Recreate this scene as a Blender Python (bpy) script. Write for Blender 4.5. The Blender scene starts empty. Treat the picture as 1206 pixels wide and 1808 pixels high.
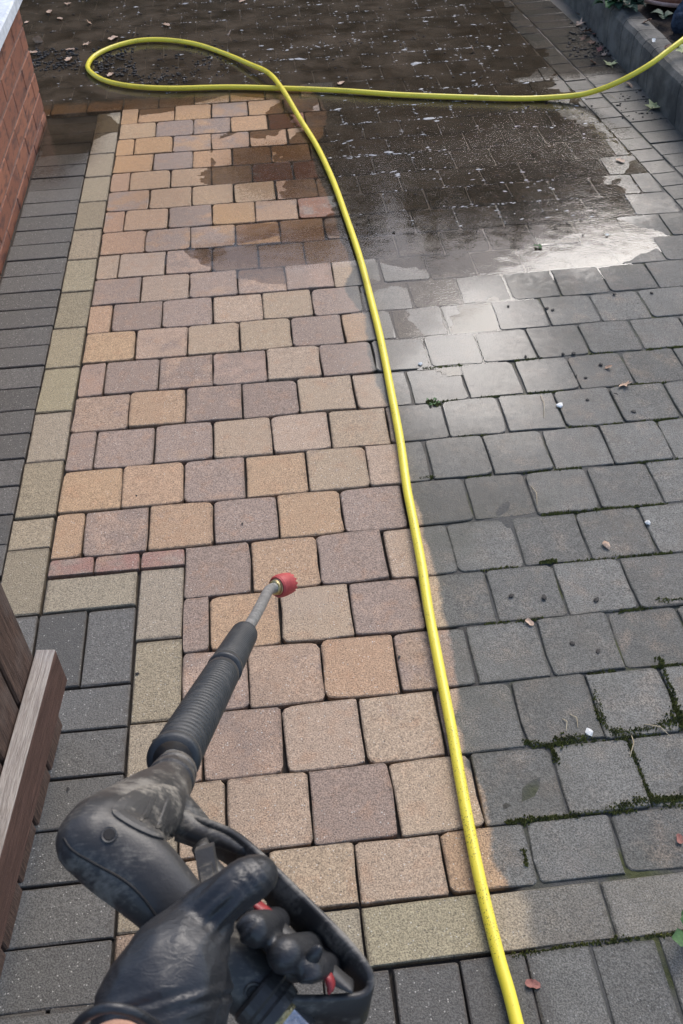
import bpy, bmesh, math, random
from mathutils import Vector, Matrix, noise as mn

rnd = random.Random(7)
scene = bpy.context.scene
COL = scene.collection

# ---------------------------------------------------------------- camera
CAM = Vector((0.5566, -1.6333, 1.5496))
RT = Vector((0.994535, -0.100539, -0.028147))
UP = Vector((0.090720, 0.698747, 0.709593))
FW = Vector((0.051675, 0.708268, -0.704050))
FPX = 1661.4
cd = bpy.data.cameras.new("camera")
cam = bpy.data.objects.new("camera", cd)
COL.objects.link(cam)
cd.sensor_fit = 'VERTICAL'
cd.sensor_height = 24.0
cd.lens = 24.0 * FPX / 1808.0
cd.clip_start = 0.02
cd.clip_end = 400
cd.dof.use_dof = True
cd.dof.focus_distance = 2.2
cd.dof.aperture_fstop = 15.0
M4 = Matrix.Identity(4)
for i in range(3):
    M4[i][0] = RT[i]; M4[i][1] = UP[i]; M4[i][2] = -FW[i]; M4[i][3] = CAM[i]
cam.matrix_world = M4
scene.camera = cam

# ---------------------------------------------------------------- sky, sun, exposure
SUN_EL, SUN_AZ = math.radians(43), math.radians(28)      # azimuth from +Y towards +X
w = bpy.data.worlds.new("World"); scene.world = w; w.use_nodes = True
nt = w.node_tree
bg = nt.nodes["Background"]
sky = nt.nodes.new("ShaderNodeTexSky")
sky.sky_type = 'NISHITA'; sky.sun_disc = False
sky.sun_elevation = SUN_EL; sky.sun_rotation = SUN_AZ
sky.air_density = 0.8; sky.dust_density = 1.8; sky.ozone_density = 0.3
nt.links.new(sky.outputs[0], bg.inputs[0])
bg.inputs[1].default_value = 0.15
sl = bpy.data.lights.new("sun", 'SUN'); sl.energy = 1.0; sl.angle = math.radians(32); sl.color = (1.0, 0.975, 0.94)
so = bpy.data.objects.new("sun", sl); COL.objects.link(so)
sd = Vector((math.sin(SUN_AZ) * math.cos(SUN_EL), math.cos(SUN_AZ) * math.cos(SUN_EL), math.sin(SUN_EL)))
so.rotation_euler = sd.to_track_quat('Z', 'Y').to_euler()
vs = scene.view_settings
vs.view_transform = 'Standard'; vs.look = 'None'; vs.gamma = 1.0; vs.use_curve_mapping = False
vs.exposure = 1.0

# ---------------------------------------------------------------- helpers
def at(x, y, d):
    return CAM + (FW + RT * ((x - 603) / FPX) - UP * ((y - 904) / FPX)) * d
def gnd(x, y, z=0.0):
    v = FW + RT * ((x - 603) / FPX) - UP * ((y - 904) / FPX)
    return CAM + v * ((z - CAM.z) / v.z)
def px(P):
    d = Vector(P) - CAM; f = d.dot(FW)
    if f < 0.05: return (-1e5, -1e5, f)
    return (603 + FPX * d.dot(RT) / f, 904 - FPX * d.dot(UP) / f, f)
def link(o, parent=None):
    COL.objects.link(o)
    if parent is not None: o.parent = parent
    return o
def mesh_obj(name, verts, faces, mat, parent=None, smooth=False):
    me = bpy.data.meshes.new(name); me.from_pydata([tuple(v) for v in verts], [], faces); me.update()
    if mat is not None: me.materials.append(mat)
    if smooth: me.shade_smooth()
    return link(bpy.data.objects.new(name, me), parent)
def bm_obj(name, bm, mat, parent=None, smooth=False):
    me = bpy.data.meshes.new(name); bm.to_mesh(me); bm.free()
    if mat is not None: me.materials.append(mat)
    if smooth: me.shade_smooth()
    return link(bpy.data.objects.new(name, me), parent)
def empty(name, loc=(0, 0, 0)):
    o = bpy.data.objects.new(name, None); o.location = loc; o.empty_display_size = 0.05
    return link(o)
def tag(o, label=None, cat=None, group=None, kind=None):
    if label: o["label"] = label
    if cat: o["category"] = cat
    if group: o["group"] = group
    if kind: o["kind"] = kind
    return o
def rot_about(v, axis, a): return Matrix.Rotation(a, 3, axis) @ v
def frame(d):
    d = d.normalized(); a = Vector((0, 0, 1)) if abs(d.z) < 0.9 else Vector((1, 0, 0))
    s = d.cross(a).normalized(); return s, s.cross(d).normalized()

class TB:                       # triangle / quad collector
    def __init__(s): s.v = []; s.f = []
    def ringtube(s, rings, cap0=True, cap1=True):
        b = len(s.v); n = len(rings[0])
        for r in rings: s.v += [Vector(q) for q in r]
        for i in range(len(rings) - 1):
            for j in range(n):
                k = (j + 1) % n
                s.f.append((b + i * n + j, b + i * n + k, b + (i + 1) * n + k, b + (i + 1) * n + j))
        if cap0: s.f.append(tuple(b + j for j in reversed(range(n))))
        if cap1: s.f.append(tuple(b + (len(rings) - 1) * n + j for j in range(n)))
    def lathe(s, p0, d, prof, seg=24, cap0=True, cap1=True, mod=None):
        d = d.normalized(); e1, e2 = frame(d); rings = []
        for i, (t, r) in enumerate(prof):
            ring = []
            for j in range(seg):
                a = 2 * math.pi * j / seg
                tt, rr = (t, r) if mod is None else mod(i, j, t, r)
                ring.append(p0 + d * tt + (e1 * math.cos(a) + e2 * math.sin(a)) * rr)
            rings.append(ring)
        s.ringtube(rings, cap0, cap1)
    def tube(s, pts, rad, seg=12, caps=True):
        pts = [Vector(q) for q in pts]; n = len(pts)
        if not isinstance(rad, (list, tuple)): rad = [rad] * n
        t0 = (pts[1] - pts[0]).normalized(); e1, e2 = frame(t0); rings = []
        for i in range(n):
            t = (pts[min(i + 1, n - 1)] - pts[max(i - 1, 0)]).normalized()
            e1 = (e1 - t * e1.dot(t)).normalized(); e2 = t.cross(e1)
            rings.append([pts[i] + (e1 * math.cos(2 * math.pi * j / seg) + e2 * math.sin(2 * math.pi * j / seg)) * rad[i] for j in range(seg)])
        s.ringtube(rings, caps, caps)
    def box(s, c, ax, ay, az):          # half-axis vectors
        b = len(s.v)
        for sx in (-1, 1):
            for sy in (-1, 1):
                for sz in (-1, 1): s.v.append(c + ax * sx + ay * sy + az * sz)
        for q in ((0, 1, 3, 2), (4, 6, 7, 5), (0, 4, 5, 1), (2, 3, 7, 6), (0, 2, 6, 4), (1, 5, 7, 3)):
            s.f.append(tuple(b + i for i in q))
    def sphere(s, c, ax, ay, az, nu=14, nv=9):
        b = len(s.v)
        for i in range(1, nv):
            th = math.pi * i / nv
            for j in range(nu):
                ph = 2 * math.pi * j / nu
                s.v.append(c + ax * (math.sin(th) * math.cos(ph)) + ay * (math.sin(th) * math.sin(ph)) + az * math.cos(th))
        t = len(s.v); s.v.append(c + az); s.v.append(c - az)
        for i in range(nv - 2):
            for j in range(nu):
                k = (j + 1) % nu
                s.f.append((b + i * nu + j, b + (i + 1) * nu + j, b + (i + 1) * nu + k, b + i * nu + k))
        for j in range(nu):
            k = (j + 1) % nu
            s.f.append((t, b + j, b + k)); s.f.append((t + 1, b + (nv - 2) * nu + k, b + (nv - 2) * nu + j))
    def build(s, name, mat, parent=None, smooth=False):
        return mesh_obj(name, s.v, s.f, mat, parent, smooth)

def spline(pts, n):
    """Catmull-Rom through pts (tuples of any length)"""
    out = []
    P = [pts[0]] + list(pts) + [pts[-1]]
    for i in range(1, len(P) - 2):
        for k in range(n):
            t = k / n
            out.append(tuple(0.5 * (2 * b + (c - a) * t + (2 * a - 5 * b + 4 * c - d) * t * t + (3 * b - a - 3 * c + d) * t ** 3)
                             for a, b, c, d in zip(P[i - 1], P[i], P[i + 1], P[i + 2])))
    out.append(tuple(pts[-1])); return out

def bevel_box(name, size, bev, mat, parent=None, seg=1):
    bm = bmesh.new(); bmesh.ops.create_cube(bm, size=1.0)
    bmesh.ops.scale(bm, vec=size, verts=bm.verts)
    bmesh.ops.bevel(bm, geom=bm.edges[:], offset=bev, segments=seg, affect='EDGES')
    return bm_obj(name, bm, mat, parent)

def remeshed(name, tb, mat, parent, voxel, it=6, fac=0.5):
    o = tb.build("temporary_" + name, mat)
    m = o.modifiers.new("r", 'REMESH'); m.mode = 'VOXEL'; m.voxel_size = voxel
    if it:
        k = o.modifiers.new("s", 'SMOOTH'); k.iterations = it; k.factor = fac
    dg = bpy.context.evaluated_depsgraph_get(); dg.update()
    me = bpy.data.meshes.new_from_object(o.evaluated_get(dg)); me.name = name
    bpy.data.objects.remove(o, do_unlink=True)
    me.materials.clear(); me.materials.append(mat); me.shade_smooth()
    return link(bpy.data.objects.new(name, me), parent)

# ---------------------------------------------------------------- node material helpers
class NM:
    def __init__(s, name):
        s.m = bpy.data.materials.new(name); s.m.use_nodes = True
        s.t = s.m.node_tree; s.bsdf = s.t.nodes["Principled BSDF"]
        s._g = None
    def n(s, typ, **kw):
        q = s.t.nodes.new(typ)
        for k, v in kw.items(): setattr(q, k, v)
        return q
    def put(s, sock, v):
        if hasattr(v, 'is_output') or isinstance(v, bpy.types.NodeSocket): s.t.links.new(v, sock)
        else:
            if isinstance(v, (tuple, list)) and len(v) == 3 and sock.type == 'RGBA': v = (*v, 1)
            sock.default_value = v
    def math(s, op, a, b=0.0, c=None, clamp=False):
        q = s.n("ShaderNodeMath", operation=op); q.use_clamp = clamp
        s.put(q.inputs[0], a); s.put(q.inputs[1], b)
        if c is not None: s.put(q.inputs[2], c)
        return q.outputs[0]
    def add(s, a, b): return s.math('ADD', a, b)
    def sub(s, a, b): return s.math('SUBTRACT', a, b)
    def mul(s, a, b): return s.math('MULTIPLY', a, b)
    def mx(s, a, b): return s.math('MAXIMUM', a, b)
    def step(s, v, a, b):           # smoothstep
        q = s.n("ShaderNodeMapRange", interpolation_type='SMOOTHSTEP')
        s.put(q.inputs[0], v); s.put(q.inputs[1], a); s.put(q.inputs[2], b); q.inputs[3].default_value = 0; q.inputs[4].default_value = 1
        return q.outputs[0]
    def remap(s, v, a, b, c, d):
        q = s.n("ShaderNodeMapRange"); s.put(q.inputs[0], v)
        for i, k in enumerate((a, b, c, d)): s.put(q.inputs[i + 1], k)
        return q.outputs[0]
    def mix(s, f, a, b, mode='MIX'):
        q = s.n("ShaderNodeMix", data_type='RGBA', blend_type=mode)
        s.put(q.inputs[0], f); s.put(q.inputs[6], a); s.put(q.inputs[7], b); return q.outputs[2]
    def pos(s):
        if s._g is None: s._g = s.n("ShaderNodeNewGeometry")
        return s._g.outputs["Position"]
    def xyz(s, v=None):
        q = s.n("ShaderNodeSeparateXYZ"); s.put(q.inputs[0], s.pos() if v is None else v); return q.outputs
    def noise(s, vec, scale, detail=2.0, rough=0.5, dist=0.0):
        q = s.n("ShaderNodeTexNoise"); s.put(q.inputs["Vector"], vec); q.inputs["Scale"].default_value = scale
        q.inputs["Detail"].default_value = detail; q.inputs["Roughness"].default_value = rough; q.inputs["Distortion"].default_value = dist
        return q.outputs[0]
    def voro(s, vec, scale, feature='F1'):
        q = s.n("ShaderNodeTexVoronoi", feature=feature); s.put(q.inputs["Vector"], vec); q.inputs["Scale"].default_value = scale
        return q.outputs
    def vmul(s, v, k):
        q = s.n("ShaderNodeVectorMath", operation='MULTIPLY'); s.put(q.inputs[0], v); q.inputs[1].default_value = k; return q.outputs[0]
    def vadd(s, v, k):
        q = s.n("ShaderNodeVectorMath", operation='ADD'); s.put(q.inputs[0], v); s.put(q.inputs[1], k); return q.outputs[0]
    def curve(s, v, pts, x0, x1, y0, y1):
        """piecewise curve v in [x0,x1] -> [y0,y1]"""
        q = s.n("ShaderNodeFloatCurve"); c = q.mapping.curves[0]
        pp = sorted(((a - x0) / (x1 - x0), (b - y0) / (y1 - y0)) for a, b in pts)
        while len(c.points) < len(pp): c.points.new(0.5, 0.5)
        for i, (a, b) in enumerate(pp):
            c.points[i].location = (a, b); c.points[i].handle_type = 'AUTO_CLAMPED'
        q.mapping.update()
        s.put(q.inputs["Value"], s.remap(v, x0, x1, 0, 1))
        return s.remap(q.outputs[0], 0, 1, y0, y1)
    def bump(s, h, strength=0.5, dist=0.001, prev=None):
        q = s.n("ShaderNodeBump"); s.put(q.inputs["Height"], h); q.inputs["Strength"].default_value = strength; q.inputs["Distance"].default_value = dist
        if prev is not None: s.put(q.inputs["Normal"], prev)
        return q.outputs[0]
    def out(s, col=None, rough=None, normal=None, spec=None, metal=None, coat=None, **kw):
        B = s.bsdf.inputs
        if col is not None: s.put(B["Base Color"], col)
        if rough is not None: s.put(B["Roughness"], rough)
        if normal is not None: s.put(B["Normal"], normal)
        if spec is not None: s.put(B["Specular IOR Level"], spec)
        if metal is not None: s.put(B["Metallic"], metal)
        if coat is not None:
            s.put(B["Coat Weight"], coat); B["Coat Roughness"].default_value = 0.06; B["Coat IOR"].default_value = 1.33
        for k, v in kw.items(): s.put(B[k], v)
        return s.m

# --- where the paving has been washed, and where it is wet (world metres)
CLEAN = [(-1.1, .855), (-.986, .855), (-.944, .845), (-.884, .853), (-.824, .851), (-.703, .833), (-.603, .845), (-.39, .857), (-.1, .85), (.353, .826), (.441, .813),
         (.492, .811), (.615, .817), (.733, .818), (.8, .798), (.895, .784), (.948, .791), (1.037, .815), (1.2, .80), (1.387, .793), (1.584, .775), (1.822, .753),
         (2.045, .811), (2.235, .843), (2.387, .828), (2.5, .80)]
def clean_mask(N, X, Y):
    nz = N.noise(N.pos(), 14.0, 2.0, 0.5)
    nz2 = N.noise(N.pos(), 120.0, 2.0, 0.6)
    xb = N.curve(Y, CLEAN, -1.2, 2.6, 0.5, 1.0)
    d = N.sub(xb, X)
    d = N.add(d, N.mul(N.sub(nz, 0.5), 0.03)); d = N.add(d, N.mul(N.sub(nz2, 0.5), 0.012))
    side = N.step(d, -0.004, 0.008)
    top = N.step(N.add(Y, N.mul(N.sub(nz, 0.5), 0.10)), 2.56, 2.50)
    return N.mul(side, top)
def wet_mask(N, X, Y):
    p = N.pos()
    nz = N.noise(p, 5.0, 4.0, 0.6); nf = N.noise(p, 45.0, 3.0, 0.6)
    j = N.add(N.mul(N.sub(nz, 0.5), 0.5), N.mul(N.sub(nf, 0.5), 0.35))
    def ell(cx, cy, rx, ry, soft=0.35):
        a = N.mul(N.sub(X, cx), 1 / rx); b = N.mul(N.sub(Y, cy), 1 / ry)
        r = N.math('SQRT', N.add(N.mul(a, a), N.mul(b, b)))
        return N.step(N.add(r, j), 1.0 + soft, 1.0 - soft)
    far = N.mul(N.step(N.add(Y, N.mul(j, .25)), 2.30, 2.50), N.step(N.add(X, N.mul(j, .25)), 2.45, 2.05))
    m = N.mx(far, ell(1.34, 1.82, .66, .90))
    m = N.mx(m, ell(.72, 1.17, .42, .15))
    m = N.mx(m, ell(1.32, 1.02, .42, .12, .2))
    m = N.mx(m, N.mul(ell(1.04, .66, .30, .58, .75), .72))
    m = N.mx(m, ell(.60, 1.75, .20, .30, .6))
    m = N.mx(m, N.mul(ell(.18, 1.45, .16, .5, .6), .5))
    m = N.mx(m, ell(-.22, 2.2, .16, .45, .4))
    m = N.mx(m, N.mul(ell(.56, -.34, .075, .05, .5), .55))
    return m

# ---------------------------------------------------------------- materials
def paver_material(name, mode):
    N = NM(name); X, Y, Z = N.xyz(); P = N.pos()
    info = N.n("ShaderNodeObjectInfo"); ocol = info.outputs["Color"]; alpha = info.outputs["Alpha"]; rn = info.outputs["Random"]
    off = N.n("ShaderNodeCombineXYZ"); N.put(off.inputs[0], N.mul(rn, 31.7)); N.put(off.inputs[1], N.mul(rn, 17.3)); off = off.outputs[0]
    PO = N.vadd(P, off)
    fine = N.step(N.noise(P, 350.0, 2.0, 0.7), .28, .72); med = N.noise(PO, 60.0, 3.0, 0.6); big = N.noise(PO, 13.0, 3.0, 0.55)
    chip = N.voro(P, 230.0); cpos = N.xyz(chip[1])
    csz = N.remap(cpos[2], 0, 1, .10, .40)
    light = N.mul(N.step(chip[0], csz, N.mul(csz, .6)), N.step(cpos[0], 0.80, 0.90))
    darkp = N.mul(N.step(chip[0], 0.42, 0.25), N.step(cpos[1], 0.80, 0.88))
    pits = N.step(N.noise(P, 95.0, 3.0, 0.6), 0.66, 0.74)
    if mode == 'tegula':
        t = N.step(N.add(N.sub(big, 0.5), alpha), 0.40, 0.62)
        mauve = N.mix(rn, (.278, .203, .156), (.325, .240, .186))
        base = N.mix(t, ocol, mauve)
        base = N.mix(N.mul(N.step(N.noise(PO, 22.0, 3.0, .6), .5, .72), .30), base, (.40, .22, .120))
    else:
        base = ocol
    base = N.mix(1.0, base, N.mix(fine, (.54, .53, .52), (1.42, 1.42, 1.42)), 'MULTIPLY')
    base = N.mix(1.0, base, N.mix(med, (.80, .80, .80), (1.2, 1.2, 1.2)), 'MULTIPLY')
    base = N.mix(N.mul(light, .70 if mode == 'tegula' else .50), base, (.66, .62, .54))
    base = N.mix(N.mul(darkp, .50), base, (.07, .06, .055))
    base = N.mix(N.mul(pits, .35), base, (.06, .05, .04))
    # grime film
    g = N.mix(big, (.104, .099, .086), (.162, .156, .137))
    g = N.mix(1.0, g, N.mix(rn, (.80, .80, .80), (1.22, 1.22, 1.22)), 'MULTIPLY')
    g = N.mix(N.mul(N.step(N.noise(PO, 16.0, 4.0, .65), .45, .75), .18), g, base)
    g = N.mix(1.0, g, N.mix(fine, (.45, .45, .45), (1.6, 1.6, 1.6)), 'MULTIPLY')
    g = N.mix(1.0, g, N.mix(med, (.70, .70, .70), (1.3, 1.3, 1.3)), 'MULTIPLY')
    g = N.mix(N.mul(N.step(N.noise(PO, 9.0, 3.0, .6), .52, .75), .45), g, (.125, .105, .080))
    g = N.mix(N.mul(N.step(N.noise(P, 3.0, 3.0, .6), .55, .8), .35), g, (.080, .088, .060))
    g = N.mix(N.mul(light, .30), g, (.34, .34, .33))
    g = N.mix(N.mul(pits, .55), g, (.03, .03, .03))
    g = N.mix(N.mul(N.step(N.noise(P, 150.0, 3.0, .7), .60, .68), .55), g, (.032, .030, .026))
    g = N.mix(N.mul(N.step(N.noise(PO, 28.0, 4.0, .7), .58, .72), .30), g, (.205, .200, .185))
    g = N.mix(N.mul(N.step(N.noise(P, 1.7, 4.0, .6), .45, .70), .40), g, (.085, .078, .058))
    gen = N.xyz(N.n("ShaderNodeTexCoord").outputs["Generated"])
    eu = N.math('MINIMUM', N.math('MINIMUM', gen[0], N.sub(1.0, gen[0])), N.math('MINIMUM', gen[1], N.sub(1.0, gen[1])))
    ed = N.step(N.add(eu, N.mul(N.sub(N.noise(P, 70.0, 3.0, .65), .5), .16)), .055, -.01)
    base = N.mix(N.mul(ed, .50), base, (.075, .058, .044))
    g = N.mix(N.mul(ed, .60), g, (.050, .048, .036))
    if mode == 'tegula':
        cm = clean_mask(N, X, Y)
        col = N.mix(N.add(N.mul(cm, .97), 0.0), g, base)
    else:
        # border blocks: washed on the left, grimy on the right
        nz = N.noise(P, 14.0, 2.0, .5)
        cm = N.mul(N.step(N.add(X, N.mul(N.sub(nz, .5), .05)), .90, .86), N.step(N.add(Y, N.mul(N.sub(nz, .5), .2)), 2.5, 2.3))
        col = N.mix(N.step(X, .86, .92) if False else N.add(N.mul(cm, .86), .14), g, base)
    wm = wet_mask(N, X, Y)
    dirtywet = N.mul(wm, N.sub(1.0, cm))
    wetcol = N.mix(cm, N.mix(1.0, col, (.46, .41, .35), 'MULTIPLY'), N.mix(1.0, col, (.62, .56, .50), 'MULTIPLY'))
    col = N.mix(wm, col, wetcol)
    # mud dropped by the run-off
    mud = N.mul(N.mul(dirtywet, N.step(Y, 1.15, 2.3)), N.step(N.noise(P, 4.0, 4.0, .65), .36, .66))
    col = N.mix(N.mul(mud, .60), col, (.085, .062, .044))
    rough = N.remap(wm, 0, 1, .68, .15)
    rough = N.add(rough, N.mul(N.sub(fine, .5), .25))
    h = N.add(N.mul(fine, .45), N.add(N.mul(N.noise(P, 900.0, 1.0), .35), N.mul(pits, -.8)))
    h = N.sub(h, N.mul(darkp, .5)); h = N.add(h, N.mul(light, .3))
    bq = N.n("ShaderNodeBump"); N.put(bq.inputs["Height"], h); N.put(bq.inputs["Strength"], N.remap(wm, 0, 1, .75, .18)); bq.inputs["Distance"].default_value = .0011; bs = bq.outputs[0]
    bq = N.n("ShaderNodeBump"); N.put(bq.inputs["Height"], N.noise(PO, 18.0, 3.0, .6)); N.put(bq.inputs["Strength"], N.remap(wm, 0, 1, .35, .05)); bq.inputs["Distance"].default_value = .005; N.put(bq.inputs["Normal"], bs); bs = bq.outputs[0]
    film = N.mul(N.mul(N.step(wm, .20, .9), .55), N.step(Y, 1.75, 1.25))
    return N.out(col, rough, bs, spec=N.remap(wm, 0, 1, .26, .42), coat=film)
M_TEG = paver_material("tumbled_block", 'tegula')
M_EDGE = paver_material("edging_block", 'edge')

def joint_material():
    N = NM("jointing_sand"); P = N.pos(); X, Y, Z = N.xyz()
    n1 = N.noise(P, 160.0, 3.0, .7); n2 = N.noise(P, 7.0, 3.0, .6)
    c = N.mix(n1, (.014, .011, .009), (.075, .060, .046))
    grey = N.mix(n1, (.03, .03, .028), (.10, .096, .085))
    c = N.mix(N.step(X, .82, .95), c, grey)
    c = N.mix(N.mul(N.step(n2, .5, .65), N.step(X, .85, 1.0)), c, N.mix(n1, (.020, .026, .008), (.075, .080, .020)))
    wm = wet_mask(N, X, Y)
    silt = N.mul(N.mul(wm, .85), N.mx(N.step(X, .80, .95), N.step(Y, 2.42, 2.52)))
    c = N.mix(silt, c, N.mix(n1, (.13, .11, .085), (.27, .235, .19)))  # joints made paler in the wet zone
    return N.out(c, .85, N.bump(n1, .9, .003))
M_BED = joint_material()

def brick_material():
    N = NM("red_facing_brick"); P = N.pos(); info = N.n("ShaderNodeObjectInfo"); rn = info.outputs["Random"]
    f = N.noise(P, 240.0, 3.0, .7); b = N.noise(N.vmul(P, (1, 1, 3)), 14.0, 4.0, .6)
    c = N.mix(rn, (.23, .088, .050), (.31, .122, .066))
    c = N.mix(N.step(b, .45, .70), c, (.115, .052, .038))
    c = N.mix(1.0, c, N.mix(f, (.6, .6, .6), (1.35, 1.35, 1.35)), 'MULTIPLY')
    return N.out(c, .75, N.bump(f, .7, .002), spec=.4)
M_BRICK = brick_material()
def simple(name, c1, c2, scale, rough, bscale=None, bdist=.002, stretch=(1, 1, 1), spec=.5, bstr=.6, detail=4.0, metal=0.0):
    N = NM(name); P = N.vmul(N.pos(), stretch)
    a = N.noise(P, scale, detail, .6)
    b = N.noise(P, bscale or scale * 4, 3.0, .65)
    c = N.mix(N.step(a, .3, .7), c1, c2)
    c = N.mix(1.0, c, N.mix(b, (.75, .75, .75), (1.25, 1.25, 1.25)), 'MULTIPLY')
    return N.out(c, rough, N.bump(b, bstr, bdist), spec=spec, metal=metal)
M_MORTAR = simple("lime_mortar", (.16, .085, .06), (.24, .14, .105), 30, .9)
M_COPING = simple("white_coping", (.52, .55, .57), (.70, .73, .75), 12, .7)
M_KERB = simple("weathered_kerb", (.050, .047, .041), (.150, .140, .120), 9, .85, 120, .004)
M_SOIL = simple("bed_soil", (.012, .008, .006), (.06, .04, .028), 40, .95, 120, .01)
M_GROUND = simple("rough_ground", (.03, .027, .022), (.07, .06, .05), 3, .95)
M_BRASS = simple("worn_brass", (.42, .32, .13), (.55, .47, .28), 60, .35, metal=.9)
M_STEEL = simple("grey_steel", (.33, .33, .34), (.5, .5, .52), 60, .28, metal=.9)
M_ROD = simple("dull_lance_pipe", (.17, .17, .16), (.27, .265, .25), 70, .5, metal=.3)
M_RED = simple("red_rubber", (.33, .035, .035), (.45, .065, .06), 60, .55, 300, .001)
M_REDTRIG = simple("red_trigger_plastic", (.20, .016, .018), (.30, .030, .032), 60, .45, 300, .0005)
M_TERRA = simple("terracotta", (.26, .10, .055), (.36, .16, .10), 30, .8)
M_TERRIM = simple("pale_terracotta_rim", (.45, .28, .22), (.55, .38, .32), 30, .8)
M_DENIM = simple("dark_blue_cloth", (.012, .020, .042), (.055, .080, .125), 60, .85, 300, .002)
M_SKIN = simple("skin", (.36, .20, .14), (.44, .26, .18), 30, .5)

def plastic(name, col, dirt, amount, rough=.42, sc=26):
    N = NM(name); tc = N.n("ShaderNodeTexCoord").outputs["Object"]
    a = N.noise(tc, sc, 5.0, .65); f = N.noise(tc, 500.0, 2.0, .6); s = N.noise(N.vmul(tc, (1, 4, 1)), 120.0, 3.0, .7)
    k = N.mul(N.step(N.add(a, N.mul(N.sub(s, .5), .35)), .47, .70), amount)
    c = N.mix(k, col, dirt)
    return N.out(c, N.add(N.mul(k, .3), rough), N.bump(N.add(f, N.mul(a, 2.0)), .25, .0006), spec=.45)
M_GUN = plastic("black_gun_plastic", (.038, .036, .034), (.225, .205, .170), .80)
M_GUNPANEL = plastic("scuffed_gun_panel", (.050, .047, .043), (.28, .250, .20), .9, .5, 40)
M_RIB = plastic("ribbed_black_rubber", (.026, .030, .033), (.085, .083, .078), .5, .42)
M_DARK = plastic("dark_recess", (.008, .007, .006), (.04, .03, .02), .6, .6, 60)

def glove_material():
    N = NM("black_nitrile_glove"); tc = N.n("ShaderNodeTexCoord").outputs["Object"]
    a = N.noise(N.vmul(tc, (1, 1, 1)), 30.0, 3.0, .55, .6); f = N.noise(tc, 700.0, 2.0, .6)
    a2 = N.noise(N.vmul(tc, (1.0, 2.2, 1.0)), 95.0, 3.0, .6, 1.5)
    c = N.mix(a, (.015, .015, .016), (.030, .031, .033))
    c = N.mix(N.mul(N.step(a2, .58, .75), .35), c, (.085, .080, .072))
    return N.out(c, .40, N.bump(a, .35, .006, N.bump(a2, .35, .0015, N.bump(f, .2, .0004))), spec=.5)
M_GLOVE = glove_material()

def hose_material():
    N = NM("yellow_hose"); P = N.pos(); a = N.noise(P, 25.0, 3.0, .6); f = N.noise(P, 330.0, 2.0, .7)
    c = N.mix(a, (.80, .65, .040), (.86, .72, .075))
    grime = N.mul(N.step(N.add(f, N.mul(N.sub(N.noise(P, 12.0, 4.0, .7), .5), .5)), .60, .72), .8)
    c = N.mix(grime, c, (.08, .065, .02))
    c = N.mix(N.mul(N.step(N.noise(P, 6.0, 3.0), .5, .7), .25), c, (.46, .37, .05))
    return N.out(c, .34, N.bump(f, .3, .0008), spec=.5)
M_HOSE = hose_material()

def wood_material(name, c1, c2, c3, ax=(14, 14, 1)):
    N = NM(name); tc = N.n("ShaderNodeTexCoord").outputs["Object"]
    g = N.noise(N.vmul(tc, ax), 9.0, 5.0, .7, 1.2); b = N.noise(tc, 6.0, 3.0, .6); f = N.noise(N.vmul(tc, ax), 45.0, 3.0, .7)
    c = N.mix(N.step(g, .35, .65), c1, c2); c = N.mix(N.mul(N.step(b, .5, .7), .7), c, c3)
    c = N.mix(1.0, c, N.mix(f, (.6, .6, .6), (1.4, 1.4, 1.4)), 'MULTIPLY')
    return N.out(c, .7, N.bump(N.add(g, N.mul(f, .5)), .8, .004), spec=.35)
M_BOARD = wood_material("stained_board", (.045, .027, .020), (.115, .070, .050), (.16, .125, .105))
M_RAIL = wood_material("stained_rail", (.060, .030, .021), (.115, .062, .046), (.075, .038, .028), (14, 1, 14))
M_RAILTOP = wood_material("weathered_rail_top", (.29, .250, .215), (.43, .380, .33), (.20, .15, .115), (14, 1, 14))

def leaf_mat(name, a, b):
    return simple(name, a, b, 40, .7, 160, .001)
M_LTAN = leaf_mat("tan_leaf", (.36, .22, .14), (.55, .40, .29))
M_LBROWN = leaf_mat("brown_leaf", (.10, .050, .030), (.20, .105, .065))
M_LPALE = leaf_mat("pale_green_leaf", (.36, .38, .16), (.55, .55, .30))
M_LRED = leaf_mat("reddish_leaf", (.17, .055, .045), (.28, .11, .08))
M_LGREEN = leaf_mat("green_leaf", (.030, .075, .022), (.075, .16, .045))
M_LDARK = leaf_mat("dark_green_leaf", (.015, .040, .022), (.045, .095, .055))
M_CRUMB = leaf_mat("black_crumb", (.008, .007, .006), (.025, .02, .016))
M_WHITE = leaf_mat("white_chip", (.55, .55, .52), (.75, .74, .7))
M_STRAW = leaf_mat("straw", (.34, .26, .15), (.5, .42, .28))
M_MOSS = simple("moss", (.050, .055, .012), (.150, .150, .032), 60, .95, 300, .002)

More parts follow.
